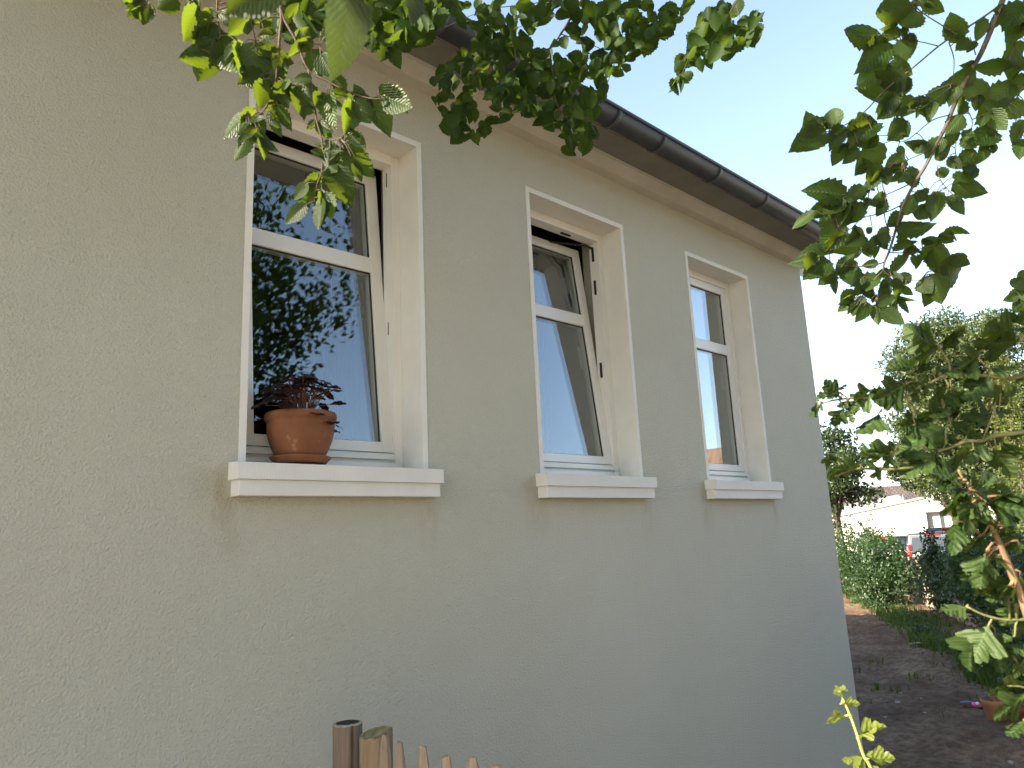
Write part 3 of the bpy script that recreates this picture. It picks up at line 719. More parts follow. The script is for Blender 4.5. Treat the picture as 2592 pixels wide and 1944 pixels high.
lv = P('''1130,60,770,140,.31 835,330,440,360,.31 1185,115,1090,385,.35 1040,285,840,385,.22 1110,275,1005,375,.36 905,400,690,640,.31 1060,385,1065,625,.38
 915,585,650,785,.26 985,920,640,800,.32 940,620,1165,722,.34 1140,790,995,905,.36 1262,20,1455,112,.37 1180,-20,1265,45,.42 1580,385,1520,130,.50 1835,180,1740,395,.37
 1992,120,1900,285,.3 1700,395,1545,505,.37 2205,40,2020,275,.32 2215,200,2070,380,.32 2215,415,2000,605,.32 2050,612,1740,645,.28 2205,575,2070,765,.32 1745,590,1645,665,.42
 1745,700,1495,785,.38 1880,838,1615,865,.42 2095,805,1830,1005,.34 2215,715,2090,905,.32 1500,840,1265,995,.32 1345,975,1305,1135,.32 1272,1000,1212,1158,.24 1560,815,1520,965,.42
 1645,955,1540,1105,.32 1800,900,1768,1035,.32 1275,925,1180,1045,.32 1175,935,1015,1085,.40 1125,1025,1055,1105,.42 992,955,788,1155,.32 930,970,805,1065,.32 700,1075,638,1125,.42
 425,1205,372,988,.35 335,1150,108,1305,.27 322,1258,-2,1445,.32 485,1195,388,1408,.32 520,1240,335,1315,.3 505,1365,400,1562,.30 605,1148,525,1298,.32 805,1168,555,1335,.32
 645,1415,488,1545,.27 875,1375,632,1645,.32 825,1288,615,1395,.32 1085,1158,895,1335,.37 1042,1148,1125,1305,.34 1028,1388,1075,1475,.42 1062,1465,895,1605,.34 1085,1595,955,1655,.32
 1255,1325,1200,1468,.42 1275,1370,1100,1375,.32 1435,1315,1285,1488,.37 1595,1245,1435,1395,.32 1625,1095,1495,1238,.42 1890,1055,2052,1225,.37 1835,1095,1795,1215,.34 1945,1255,1695,1365,.37
 1940,1365,1905,1468,.34 1855,1405,1795,1530,.37 1745,1435,1555,1605,.37 1505,1395,1345,1505,.37 2065,935,1945,1035,.32 2215,995,1995,1085,.37 2215,1145,2088,1385,.32 2215,1325,2178,1515,.32
 1745,1640,1615,1555,.34 1640,1290,1760,1400,.4 1700,1240,1640,1330,.42 1500,1500,1620,1590,.4
 885,1609,648,1705,.32 900,1625,922,1752,.35 722,1565,618,1645,.32 1082,1625,1028,1725,.42 832,1665,698,1795,.27 715,1735,742,1825,.3 512,1842,165,1780,.24 685,1765,535,1905,.32
 392,1915,198,1992,.24 492,1885,338,2085,.27 345,1965,238,2062,.32 222,2005,38,2165,.22 695,1935,505,2132,.35 742,1875,718,1955,.37 562,1915,518,1995,.42 895,1905,805,2045,.42
 402,1985,275,2135,.37 485,2125,305,2365,.35 502,2205,325,2365,.22 1065,2025,905,2138,.37 1072,2025,1192,1845,.37 1272,1805,1198,1915,.34 1295,1935,1195,2098,.30 1222,1645,1085,1705,.48
 1552,1745,1878,1815,.27 1405,1825,1335,2065,.32 1502,1865,1638,2025,.35 1562,1875,1625,1935,.36 1432,1585,1455,1705,.37 1762,1625,1675,1695,.42 1750,1565,1615,1655,.3
 1012,2165,1305,2200,.24 982,2365,1195,2265,.24 772,2155,715,2215,.34 602,2145,622,2265,.32 922,2155,815,2275,.37 905,2245,795,2375,.34 662,2255,445,2405,.32 702,2285,765,2435,.37
 832,2335,775,2435,.32 1262,2265,1425,2245,.27 1402,2245,1528,2305,.27 1465,2200,1675,2142,.16 1272,2345,1508,2472,.35 1102,2355,1205,2395,.42 1202,2415,1198,2545,.22 1112,2425,942,2615,.27
 1512,2435,1715,2505,.37 1402,2545,1745,2622,.35 1342,2605,1425,2865,.38 1232,2655,1335,2765,.47 1432,2645,1502,2735,.37 262,2425,-5,2495,.22 342,2465,135,2635,.35 412,2565,295,2685,.40
 432,2645,395,2775,.27 822,2485,685,2515,.32 582,2465,425,2575,.47 622,2515,535,2755,.37 942,2575,825,2595,.42 822,2615,605,2735,.32 962,2645,835,2705,.37 1142,2605,1005,2665,.42
 1082,2695,915,2765,.32 1062,2725,1165,2785,.30 1042,2805,1185,2885,.14 1022,2795,1125,2955,.22 772,2725,665,2825,.40 602,2755,445,2885,.27 582,2845,475,2925,.32 642,2845,588,2975,.32
 742,2875,635,3045,.35 812,2885,832,3065,.32 862,2935,1065,3065,.37 782,2785,805,2875,.32 702,2815,615,2905,.42 930,2700,860,2820,.4 690,2620,590,2690,.4 520,2480,600,2420,.4 1000,2800,900,2900,.38 2215,2640,2080,2760,.4 2215,2740,2060,2860,.4 2200,2850,2110,2960,.38 2215,2560,2150,2660,.35 2150,2800,2020,2840,.35''')
b_right = twigset('bough', tw, cv, 1.34, lv, horn, SER, 'hornbeam_leaf', grow=1.16, extra=.6)
b_right['label'] = 'dark bough drooping against the sky past the gutter end'

# --- bough in the middle, in front of the gutter
cv = lambda x, y: (1050+x/2.3284, y/2.3284)
tw = [(P('1150,-300 1020,-60 930,90 860,200 790,290 680,370 560,430 400,520 260,650'), .0055, .0012), (P('790,290 810,400 820,540 850,640 900,700 950,830 1000,900'), .0026, .0009),
      (P('790,290 640,300 530,320 380,330 200,420'), .002, .0009), (P('820,540 700,580 560,640 420,680'), .0017, .0008), (P('860,400 960,520 1060,560'), .0016, .0008), (P('860,200 980,240 1120,300 1240,380'), .002, .0009),
      (P('1020,-60 1240,60 1400,160 1500,200'), .0024, .0009), (P('930,90 780,100 640,150 520,200'), .0018, .0008), (P('1000,-30 700,20 420,60 180,160'), .002, .0009), (P('1240,60 1220,220 1160,420 1110,560'), .0016, .0008)]
poly = P('80,480 300,240 230,120 120,60 60,-20 1000,-30 1650,-20 1640,80 1530,200 1430,310 1310,410 1180,500 1150,560 1090,660 1080,760 1040,930 960,940 870,930 840,800 700,740 560,690 480,740 410,820 350,880 210,860 160,690 60,570')
def inside(x, y, pl):
    c = False; j = len(pl)-1
    for i in range(len(pl)):
        xi, yi = pl[i]; xj, yj = pl[j]
        if (yi > y) != (yj > y) and x < (xj-xi)*(y-yi)/(yj-yi)+xi: c = not c
        j = i
    return c
def fill(pl, n, Lm, seed, gaps=(), wlo=.22, wr=.42):
    r = random.Random(seed); xs = [p[0] for p in pl]; ys = [p[1] for p in pl]; out = []
    while len(out) < n:
        x, y = r.uniform(min(xs), max(xs)), r.uniform(min(ys), max(ys))
        a = r.gauss(1.7, .8); L = Lm*r.uniform(.65, 1.2); tx, ty = x+L*math.cos(a), y+L*math.sin(a)
        if not inside(x, y, pl) or not inside(tx, ty, pl): continue
        if any(inside((x+tx)/2, (y+ty)/2, g) for g in gaps): continue
        out.append((x, y, tx, ty, r.uniform(wlo, wr), r.uniform(-.16, .22)))
    return out
gap1 = P('640,230 700,180 760,150 800,100 900,90 940,110 880,210 800,300 720,300')
gap2 = P('800,300 900,250 960,270 900,340 830,360'); gap3 = P('980,230 1040,130 1090,150 1050,240'); gap4 = P('520,0 620,0 560,110 500,120'); gap5 = P('270,60 360,0 380,140 330,160')
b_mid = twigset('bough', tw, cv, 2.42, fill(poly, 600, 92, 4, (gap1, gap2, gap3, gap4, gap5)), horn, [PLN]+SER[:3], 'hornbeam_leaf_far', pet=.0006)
b_mid['label'] = 'shaded bough in front of the gutter'
poly = P('1740,30 1900,-20 1950,60 2060,60 2045,280 1930,300 1850,330 1780,400 1640,470 1560,500 1500,490 1370,470 1540,360 1600,270 1610,120')
tw = [(P('1990,-200 1900,0 1800,150 1680,250 1540,400'), .002, .0008), (P('1890,20 1930,140 1960,180'), .001, .0006), (P('1680,250 1620,330 1560,480 1545,540'), .001, .0006)]
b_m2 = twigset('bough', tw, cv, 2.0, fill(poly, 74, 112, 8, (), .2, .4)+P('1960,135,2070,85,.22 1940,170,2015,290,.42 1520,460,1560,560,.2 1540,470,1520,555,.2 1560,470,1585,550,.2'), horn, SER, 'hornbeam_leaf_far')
b_m2['label'] = 'small sprig with fruit hanging against the sky'
# leaves behind the big near leaf, over the eaves at the top
cv = lambda x, y: (300+x/2.765, y/2.765)
poly = P('850,-60 2260,-60 2260,250 2110,300 2000,470 1840,420 1720,300 1560,190 1480,200 1330,330 1180,330 1000,150')
tw = [(P('1300,-200 1290,0 1280,150 1300,200'), .0014, .0007), (P('1440,-200 1445,30 1480,130 1560,200'), .0014, .0007), (P('1900,-200 1880,60 1890,160 1950,260'), .0014, .0007), (P('1880,60 1820,90'), .0008, .0005), (P('2240,-120 2180,0 2120,90 2100,180'), .0014, .0006), (P('1300,-200 1440,-215 1700,-220 1900,-205 2240,-130'), .002, .0014)]
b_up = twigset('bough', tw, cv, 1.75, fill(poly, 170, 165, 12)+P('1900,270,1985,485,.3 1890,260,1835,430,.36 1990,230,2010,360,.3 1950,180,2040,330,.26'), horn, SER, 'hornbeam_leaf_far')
b_up['label'] = 'shaded leaves hanging over the first window and eaves'
# --- crown above and behind (casts shade, shows in panes), some clumps put in to block sun
cl = []
for c, r, k, rs in (((1.5, -3.7, 6.2), (3.2, 2.6, 1.8), 60, .6), ((3.3, -4.6, 4.9), (1.2, 1.2, 1.1), 22, .42), ((.2, -4.4, 5.0), (1.5, 1.2, 1.0), 22, .45), ((.9, -2.3, 5.6), (1.6, 1.1, .9), 26, .42), ((-.35, -1.6, 3.85), (.8, .38, .45), 16, .26), ((.0, -.85, 4.75), (1.3, .45, .55), 18, .3), ((3.0, -6.2, 4.4), (1.5, 1.2, 1.3), 22, .45), ((2.2, -1.9, 5.8), (1.2, .9, .8), 18, .4)):
    cl += clumps_in(c, r, k, rs, .3)
V, F, T = cloud(27000, cl, .10, .6)
for c, r, k, rs, n in (((0, -1.55, 3.22), (.45, .3, .28), 16, .16, 620), ((-.5, -1.82, 2.70), (.40, .28, .17), 14, .12, 470), ((.35, -.70, 3.78), (.65, .28, .30), 18, .17, 480)):  # unseen leaf clumps added to keep sun off the boughs and currant
    V2, F2, T2 = cloud(n, clumps_in(c, r, k, rs, .3), .07, .6); V = np.concatenate([V, V2]); T = np.concatenate([T, T2])
cen = V.reshape(-1, 5, 3).mean(1); D = cen-CAMP; w = D @ FWD
px = 1296+FPX*(D @ RGT)/np.where(w > .05, w, 1); py = 972-FPX*(D @ UPV)/np.where(w > .05, w, 1)
keep = ~((w > .05) & (px > -150) & (px < 2750) & (py > -150) & (py < 2100))
V = V.reshape(-1, 5, 3)[keep].reshape(-1, 3); n = keep.sum(); b = (np.arange(n)*5)[:, None]
F = np.concatenate([b+np.array([[0, 1, 4, 2]]), b+np.array([[0, 2, 4, 3]])]); T = T.reshape(-1, 5)[keep].ravel()
raw_mesh('crown', V-np.array(TRK), F, None, T, 'hornbeam_leaf_far', horn, smooth=False)

# ================================================================== CURRANT BUSH on the right, close to the photographer
cur = tag(empty('currant_bush', (1.25, -2.35, 0)), 'currant bush with lobed leaves reaching in from the right edge', 'bush')
TRK = Vector((1.25, -2.35, 0))
cC = lambda x, y: (2050+x/4.081, 800+y/4.081)
cD = lambda x, y: (2350+x/5.529, 1200+y/5.529)
cE = lambda x, y: (2042+x/2.371, 1244+y/2.371)
tw = [(P('2400,560 2100,640 1830,620 1450,600 1250,690 1150,720 900,880 700,850 400,850 130,900 40,990'), .0024, .0009), (P('1440,500 1380,390 1310,290'), .0012, .0010), (P('1450,600 1440,500 1400,420'), .0014, .0011),
      (P('1090,680 1095,600 1100,520'), .0011, .0009), (P('870,900 800,940 715,1000'), .0009, .0008), (P('2420,400 2260,270 2180,220'), .0016, .0012), (P('380,840 340,810 290,788'), .0008, .0007), (P('1870,560 1740,440'), .0013, .0010)]
lv = P('''1300,285,955,150,.46 1325,290,1535,90,.22 1320,310,1005,435,.26 1100,525,865,480,.22 1105,540,1340,430,.22 1740,430,1400,625,.40 2120,200,1795,110,.48 2150,260,1765,335,.32
 2215,100,2040,-20,.34 1700,610,1535,645,.22 1830,540,2125,585,.16 1850,620,1640,905,.48 1880,930,2115,755,.32 2215,610,2130,690,.42 1410,735,1215,885,.26 1430,760,1400,1055,.34 1475,760,1605,1060,.32
 1390,1010,1095,1015,.38 1110,1080,930,1150,.6 1405,1150,1000,1285,.40 1450,1100,1610,1225,.36 1900,1000,1520,1105,.26 1135,690,975,760,.42 1255,670,1345,640,.34 985,705,700,875,.42 985,700,955,625,.3
 680,790,735,715,.22 650,800,400,945,.36 290,790,90,825,.44 275,770,365,695,.24 395,870,288,920,.32 405,900,465,975,.3 350,960,235,1135,.48 360,970,465,1065,.36 110,895,135,975,.36 90,930,-5,1035,.28
 100,885,65,850,.34 715,1000,538,1270,.34 1010,760,1120,880,.4 1250,600,1180,720,.3 1640,560,1560,480,.3''')
s1 = twigset('stem', tw, cC, .82, lv, cur, LOB, 'currant_leaf', ratio=.46, bark='stem_green', pet=.0009, dj=.3, grow=1.28, extra=.5)
tw = [(P('2500,1150 2212,1200 1900,1240 1780,1290 1620,1290 1480,1350 1290,1420 1250,1530 900,1580 650,1580 460,1580 300,1640 180,1680'), .0026, .0009), (P('1780,1290 1900,1000'), .001, .0008), (P('1405,1380 1405,1150'), .001, .0008),
      (P('880,1570 850,1480 880,1400'), .0008, .0007), (P('1620,1290 1530,1250'), .0008, .0007), (P('1900,1240 1930,1060 1880,930'), .001, .0008)]
lv = P('''910,1330,765,1375,.52 1065,1350,870,1400,.32 880,1400,585,1495,.32 835,1420,780,1565,.44 705,1560,520,1540,.34 515,1540,285,1615,.32 265,1500,118,1490,.32 745,1580,635,1660,.42
 1410,1290,1245,1405,.28 1505,1250,1375,1230,.34 1485,1350,1350,1385,.38 1290,1410,985,1650,.46 1305,1430,1335,1660,.40 1650,1390,1345,1485,.24 1785,1300,1655,1485,.48 1900,1380,2110,1610,.48
 1950,1385,2115,1430,.22 2215,1180,2090,1265,.34 1560,1240,1610,1300,.34 320,1600,180,1665,.34 1180,1500,1050,1560,.3 1700,1300,1620,1420,.4 2000,1220,1900,1330,.44 1640,1270,1780,1220,.3''')
s2 = twigset('stem', tw, cC, .78, lv, cur, LOB, 'currant_leaf', ratio=.46, bark='stem_green', pet=.0009, dj=.3, grow=1.28, extra=.5)
tw = [(P('690,250 740,350 780,450 870,700 980,940 1110,1240 1250,1600 1440,2100 1700,2900 1900,3700'), .0014, .0052), (P('740,350 560,120 480,60 420,-60'), .0014, .001), (P('870,700 960,720 1000,700'), .0012, .0009), (P('1130,1290 1150,1420'), .001, .0009), (P('740,860 800,800 860,690'), .0008, .0012)]
lv = P('''600,200,75,335,.26 560,260,295,645,.38 605,300,560,770,.38 485,560,450,950,.28 575,590,645,665,.18 700,250,1335,430,.32 1005,700,1175,930,.48 1000,760,635,875,.22 705,880,545,1100,.38 720,880,772,1005,.2
 1200,800,1165,1080,.30 1255,950,1292,1115,.38 795,1130,685,1545,.40 785,1180,508,1345,.38 870,1100,1035,1330,.24 690,1350,598,1480,.34 1150,1500,675,1650,.24 1165,1480,1240,1435,.44 1150,1560,1000,1700,.34
 1050,940,1010,1070,.34 620,150,700,-20,.34 760,250,1050,150,.34 900,420,1338,560,.4 980,300,1338,250,.38 420,60,120,-20,.34 330,100,60,60,.34 640,420,820,560,.4''')
s3 = twigset('stem', tw, cD, .72, lv, cur, LOB, 'currant_leaf', ratio=.46, bark='bark_tan', pet=.001, dj=.3, grow=1.3, extra=.9)
tw = [(P('1420,790 1304,770 1180,770 1060,740 960,690'), .0016, .0010), (P('1110,765 1100,795 1088,820'), .0009, .0008), (P('1420,1010 1300,1080 1240,1130'), .0012, .0009), (P('1420,1260 1320,1180 1200,1165'), .0012, .0008), (P('1460,1450 1350,1390 1300,1370'), .0012, .0009)]
lv = P('''960,690,820,738,.42 1090,805,995,1005,.48 1130,850,1152,1062,.48 1262,690,1195,815,.38 1225,560,1022,605,.32 1220,590,1105,665,.34 1310,770,1240,865,.38 1310,920,1215,995,.42 1200,970,1245,1015,.34
 1310,1150,1105,1205,.16 1255,1070,1205,1095,.44 1310,1225,1150,1360,.38 1310,1370,1225,1480,.38 1240,870,1160,900,.3 1300,1020,1250,1110,.4''')
s4 = twigset('stem', tw, cE, .74, lv, cur, LOB, 'currant_leaf', ratio=.46, bark='stem_green', pet=.0010, dj=.3, grow=1.25, extra=.3)
sh = tag(empty('currant_shoot', (.97, -2.1, 0)), 'slender yellow-green young shoot rising at the foot of the wall corner', 'plant')
TRK = Vector((.97, -2.1, 0))
tw = [(P('640,2700 470,1900 385,1659 340,1580 300,1450 260,1340 220,1250 195,1195'), .0026, .0013)]
lv = P('''197,1220,183,1158,.44 203,1203,160,1212,.5 212,1215,222,1165,.4 210,1275,308,1255,.28 213,1268,262,1285,.4 235,1350,113,1372,.32 232,1345,170,1325,.3 258,1360,280,1345,.4 308,1462,462,1388,.28 318,1464,432,1452,.27
 300,1480,325,1455,.4 345,1590,218,1618,.28 356,1600,265,1668,.34 368,1604,522,1588,.34 378,1640,432,1700,.44 352,1585,395,1560,.36''')
s5 = twigset('stem', tw, cE, .92, lv, sh, LOB, 'shoot_leaf', ratio=.46, bark='shoot_green', pet=.0010, dj=.3, grow=1.15, extra=0)

# ================================================================== BEYOND THE CORNER
def gp(px, D, z=0):
    p = at(px, 1312, D); return np.array([p[0], p[1], z])
def tree(name, label, base, c, r, n, leaf, mat, k=30, rs=.8, cat='tree', group=None, trunk=.14, aspect=.6, shell=.45, bark='bark', up=.35):
    t = tag(empty(name, tuple(base)), label, cat, group); b = np.array(base)
    cl = clumps_in(np.array(c)-b, r, k, rs, shell)
    mid = np.array(c)-b
    s = MB(); top = mid+np.array([0, 0, r[2]*.5])
    s.tube(smooth_path([(0, 0, -.2), tuple(mid*np.array([.3, .3, .35])+np.array([.08*r[0], -.05, 0])), tuple(mid*.75), tuple(top)], 3), [trunk*(1-.085*i) for i in range(10)], 9)
    s.build('trunk', bark, t)
    for q in cl[::max(1, k//7)][:7]:
        q = np.array(q[:3]); st = mid*.45*RNG.uniform(.7, 1.3)
        MB().tube(smooth_path([tuple(st), tuple((st+q)/2+np.array([0, 0, .1*r[2]])), tuple(q)], 3), [trunk*.42*(1-.12*i) for i in range(7)], 6).build('limb', bark, t)
    foliage('crown', n, cl, leaf, mat, t, aspect, up); return t
def shrub(name, label, base, r, h, n, leaf, mat, k=16, cat='shrub', group=None, aspect=.6, up=.3, bark='bark'):
    t = tag(empty(name, tuple(base)), label, cat, group)
    cl = clumps_in((0, 0, h*.55), (r*.8, r*.8, h*.45), k, min(r, h)*.33, .2, 1.0)
    s = MB()
    for _ in range(14):                     # upright sprays that break the outline
        a_ = RNG.uniform(0, 6.28); rr_ = r*RNG.uniform(.1, .85); hh_ = h*RNG.uniform(.85, 1.15)
        for q_ in range(4): cl.append((rr_*math.cos(a_), rr_*math.sin(a_), hh_*(.7+.1*q_), .10, .10, .13))
    for q in cl[:9]: s.tube([(q[0]*.15, q[1]*.15, -.1), (q[0]*.6, q[1]*.6, q[2]*.6), q[:3]], [.012, .008, .004], 5)
    s.build('stems', bark, t); foliage('leaves', n, cl, leaf, mat, t, aspect, up, 1.3); return t

# far trees
b = gp(2470, 30, -.2); cz = at(2470, 1025, 30)
tree('broadleaf_tree', 'tall sunlit broadleaf tree filling the sky gap at the right', b, cz, (3.0, 3.3, 3.9), 75000, .16, 'tree_leaf', 130, 1.0, trunk=.24)
b = gp(2450, 33, -.2); cz = at(2350, 1165, 33)
tree('broadleaf_tree', 'lower tree in half shade left of the tall sunlit one', b, cz, (1.7, 1.6, 1.5), 8000, .2, 'tree_leaf', 18, .7, trunk=.16)
b = gp(2108, 26, -.2); cz = at(2112, 1205, 26)
tree('dark_tree', 'dark tree peeping out behind the far house corner', b, cz, (1.15, 1.15, 1.75), 7000, .15, 'dark_leaf', 34, .5, trunk=.15)
b = gp(2540, 24, -.2); cz = at(2545, 1290, 24)
tree('dark_tree', 'dense dark yew-like tree behind the parked cars', b, cz, (1.5, 1.5, 1.0), 7000, .10, 'dark_leaf', 30, .5, trunk=.12, up=.1)
# spruce behind the corner and another at the right edge
def conifer(label, px, D, pytop, r, n, mat='dark_leaf', name='spruce_tree'):
    b = gp(px, D, -.2); H = at(px, pytop, D)[2]+.2; t = tag(empty(name, tuple(b)), label, 'conifer')
    MB().tube([(0, 0, -.1), (0, 0, H*.5), (0, 0, H)], [.14, .08, .015], 8).build('trunk', 'bark', t)
    cl = []
    for k in range(int(H*9)):
        z = H*(.12+.88*(k+.5)/(H*9)); rr = r*(1-z/H)**.8+.05; a = k*2.4
        for q in (.35, .7, 1): cl.append((rr*q*math.cos(a), rr*q*math.sin(a), z-.12*q*rr, .10+.10*rr, .10+.10*rr, .05+.03*rr))
    foliage('crown', n, cl, .11, mat, t, .3, .2); return t
conifer('spruce just showing its twigs past the house corner', 2050, 30, 930, 1.1, 5000)
b = gp(2604, 14, -.1); t = tag(empty('thuja', tuple(b)), 'yellow-green columnar thuja cut off by the right edge', 'conifer')
H = at(2600, 850, 14)[2]+.1; cl = [(.30*math.cos(k*2.4)*(1-(k/60)**3), .30*math.sin(k*2.4)*(1-(k/60)**3), .15+H*.97*k/60, .2, .2, .3) for k in range(60)]
MB().tube([(0, 0, -.1), (0, 0, H*.9)], [.06, .02], 8).build('trunk', 'bark', t); foliage('foliage', 9000, cl, .07, 'thuja_leaf', t, .45, .1)
# shrubs along the path
shrub('pale_shrub', 'pale yellow-green shrub in the sun at the far end of the path', (19.6, 6.75, -.05), 1.0, 2.0, 8000, .085, 'pale_shrub_leaf', 24)
shrub('pale_shrub', 'smaller pale shrub beside the wall corner in the sun', (21.3, 8.1, -.05), .9, 1.8, 4500, .085, 'pale_shrub_leaf', 18)
shrub('leafy_shrub', 'bushy green shrub between the pale shrub and the stake fence', (18.0, 4.95, -.05), 1.05, 1.62, 8000, .075, 'shrub_leaf', 24)
shrub('leafy_shrub', 'green shrub leaning over the left end of the stake fence', (16.4, 3.85, -.05), .9, 1.32, 8000, .07, 'shrub_leaf', 20)
for k, (x, y, r, h, lab) in enumerate([(14.9, 2.0, .6, 1.02, 'ivy-like shrub just right of the bare stakes'), (13.3, 1.15, .8, 1.38, 'dark shrub swallowing the stake fence below the white car'), (11.6, .25, .85, 1.38, 'dark glossy shrub halfway along the path edge'),
     (10.1, -.6, .8, 1.3, 'dark shrub behind the lit currant twig'), (8.9, -1.0, .62, 1.1, 'dark shrub right behind the terracotta pots'), (8.3, -1.75, .7, 1.15, 'shrub nearest the camera at the right edge')]):
    shrub('dark_shrub', lab, (x, y, -.03), r, h, 7000, .075, ['shrub_leaf', 'dark_leaf'][k % 2], 22)
shrub('low_bush', 'small yellow-green bush above the parked cars', gp(2545, 21, -.1), .55, 1.75, 2600, .09, 'pale_shrub_leaf', 12, cat='bush')
# grass and weeds along the path edge
edge = np.array([(20.2, 6.6), (18.95, 5.66), (14.8, 3.2), (11.9, 1.64), (10.35, .69), (9.46, .24), (8.5, -.45)])
n = 8500; seg = RNG.integers(0, 6, n); f = RNG.random(n)[:, None]; off = np.abs(RNG.normal(0, .38, n))[:, None]
base = edge[seg]*(1-f)+edge[seg+1]*f+off*np.array([.25, -1.0])+RNG.normal(0, .10, (n, 2))
ex = RNG.random(n) < .025; base[ex] = np.column_stack((RNG.uniform(7.5, 12, ex.sum()), RNG.uniform(-.2, 1.6, ex.sum())))
cx = np.round(base[ex]*1.3)/1.3; base[ex] = cx+RNG.normal(0, .09, cx.shape)
h = RNG.uniform(.03, .16, n)*np.where(ex, .45, 1); a = RNG.uniform(0, 6.28, n); w = RNG.uniform(.004, .012, n); ln = RNG.normal(0, .35, (n, 2))*h[:, None]
V = np.zeros((n, 5, 3)); V[:, 0, :2] = base-np.column_stack((np.cos(a), np.sin(a)))*w[:, None]; V[:, 1, :2] = base+np.column_stack((np.cos(a), np.sin(a)))*w[:, None]
V[:, 2, :2] = V[:, 1, :2]+ln*.4; V[:, 3, :2] = V[:, 0, :2]+ln*.4; V[:, 2:4, 2] = (h*.6)[:, None]; V[:, 4, :2] = base+ln; V[:, 4, 2] = h; V[:, :2, 2] = -.05
i = (np.arange(n)*5)[:, None]; F = [tuple(q) for q in (i+np.array([[0, 1, 2, 3]])).tolist()]+[tuple(q) for q in (i+np.array([[3, 2, 4]])).tolist()]
o = raw_mesh('grass', V.reshape(-1, 3), F, None, np.repeat(RNG.random(n), 5), 'grass_blade', smooth=False); tag(o, 'green grass and weeds edging the dirt path', 'grass', kind='stuff')
wc = []
for k in range(70):
    s_ = RNG.integers(0, 6); f_ = RNG.random(); q = edge[s_]*(1-f_)+edge[s_+1]*f_+np.array([.25, -1.])*abs(RNG.normal(.15, .3)); wc.append((q[0], q[1], RNG.uniform(.03, .14), .13, .13, .10))
o = foliage('ground_weeds', 4200, wc, .05, 'shrub_leaf'); tag(o, 'low broad-leaved weeds among the grass along the path', 'weeds', kind='stuff')
# stake fence
sf = tag(empty('stake_fence', (16.4, 2.93, 0)), 'split-stake roll fence showing grey between the shrubs', 'fence')
d = np.array([10.1, 5.8]); d = d/np.linalg.norm(d)
mb = MB(); rg = random.Random(9)
for k in range(-70, 42):
    x, y = d*k*.052; hh = rg.uniform(.86, .98)
    m = Matrix.Translation((x, y, 0)) @ Matrix.Rotation(rg.uniform(-.05, .05), 4, 'X') @ Matrix.Rotation(rg.uniform(-.06, .06), 4, 'Y') @ Matrix.Rotation(rg.uniform(0, 3), 4, 'Z')
    wd = rg.uniform(.012, .019)
    if -26 <= k <= 26: MB().box(-wd, wd, -wd*.7, wd*.7, -.1, hh, .003, mat=m).build('stake', 'stake_wood', sf)
    else: mb.box(-wd, wd, -wd*.7, wd*.7, -.1, hh, mat=m)
o = mb.build('stake_row', 'stake_wood', sf); o['kind'] = 'stuff'
for z in (.25, .75): MB().tube([(*(d*-2.2), z), (0, 0, z+.01), (*(d*2.2), z)], .002, 5).build('binding_wire', 'steel_dark', sf)

# ------------------------------------------------------------------ pots and litter on the path
def flower_pot(label, x, y, r, h, mat, plant=True, tilt=0):
    t = tag(empty('flower_pot', (x, y, -.01)), label, 'flower pot'); t.rotation_euler = (tilt, 0, 0)
    MB().lathe([(0, 0), (r*.62, 0), (r*.66, .004), (r*.93, h*.80), (r*.97, h*.82), (r, h*.98), (r*.985, h), (r*.90, h), (r*.86, h*.9), (r*.80, h*.78), (0, h*.76)], n=48).build('pot', mat, t)
    MB().lathe([(r*.82, h*.785), (r*.4, h*.82), (0, h*.80)], n=20).build('soil', 'soil', t)
    if plant:
        ls = LeafSet(); s = MB()
        for k in range(9):
            a = random.uniform(0, 6.28); rr = random.uniform(.2, .8)*r; z = h*.82+random.uniform(.02, .10)
            p = np.array([rr*math.cos(a), rr*math.sin(a), z]); s.tube([(rr*.6*math.cos(a), rr*.6*math.sin(a), h*.78), tuple(p)], .002, 5)
            ax = nz(np.array([math.cos(a), math.sin(a), .3])); nr = nz(np.array([0, 0, 1.])-ax*ax[2]); ls.add(SER[k % 5], p, ax, nr, .06, .022, random.random(), .2, .2)
        s.build('stems', 'stem_green', t); ls.build('leaves', 'shrub_leaf', t)
    return t
flower_pot('terracotta flower pot with a small seedling beside the dirt path', 7.66, -.37, .115, .185, 'terracotta_pale')
flower_pot('darker flower pot at the right edge behind the currant leaves', 7.52, -.66, .12, .19, 'terracotta_dark', False)
o = MB().lathe([(0, .004), (.06, .004), (.066, 0), (.085, .03), (.088, .034), (.08, .03), (.058, .010), (0, .010)], n=36).build('saucer', 'terracotta_dark'); o.location = (7.97, -.10, .01)
tag(o, 'reddish clay saucer holding coloured scraps beside the dirt path', 'saucer')
s = MB(); s.lathe([(0, 0), (.035, .004), (.042, .02), (.03, .036), (0, .04)], n=18); o = s.build('toy_bowl', 'toy_pink'); o.location = (7.965, -.12, .026); o.rotation_euler = (.4, .2, 0); tag(o, 'small pink toy bowl lying in the clay saucer', 'toy')
o = MB().tube([(-.07, 0, 0), (-.02, .004, .004), (.03, 0, .0), (.04, 0, 0)], [.006, .008, .011, .004], 10).build('toy_shovel', 'toy_blue'); o.location = (7.99, -.03, .055); o.rotation_euler = (0, .1, 1.9); tag(o, 'blue toy handle lying across the clay saucer', 'toy')
o = MB().lathe([(0, 0), (.012, .003), (.018, .014), (.012, .026), (0, .03)], n=14).build('toy_ball', 'toy_white'); o.location = (7.93, -.15, .052); tag(o, 'white toy piece on top of the pink toy in the saucer', 'toy')
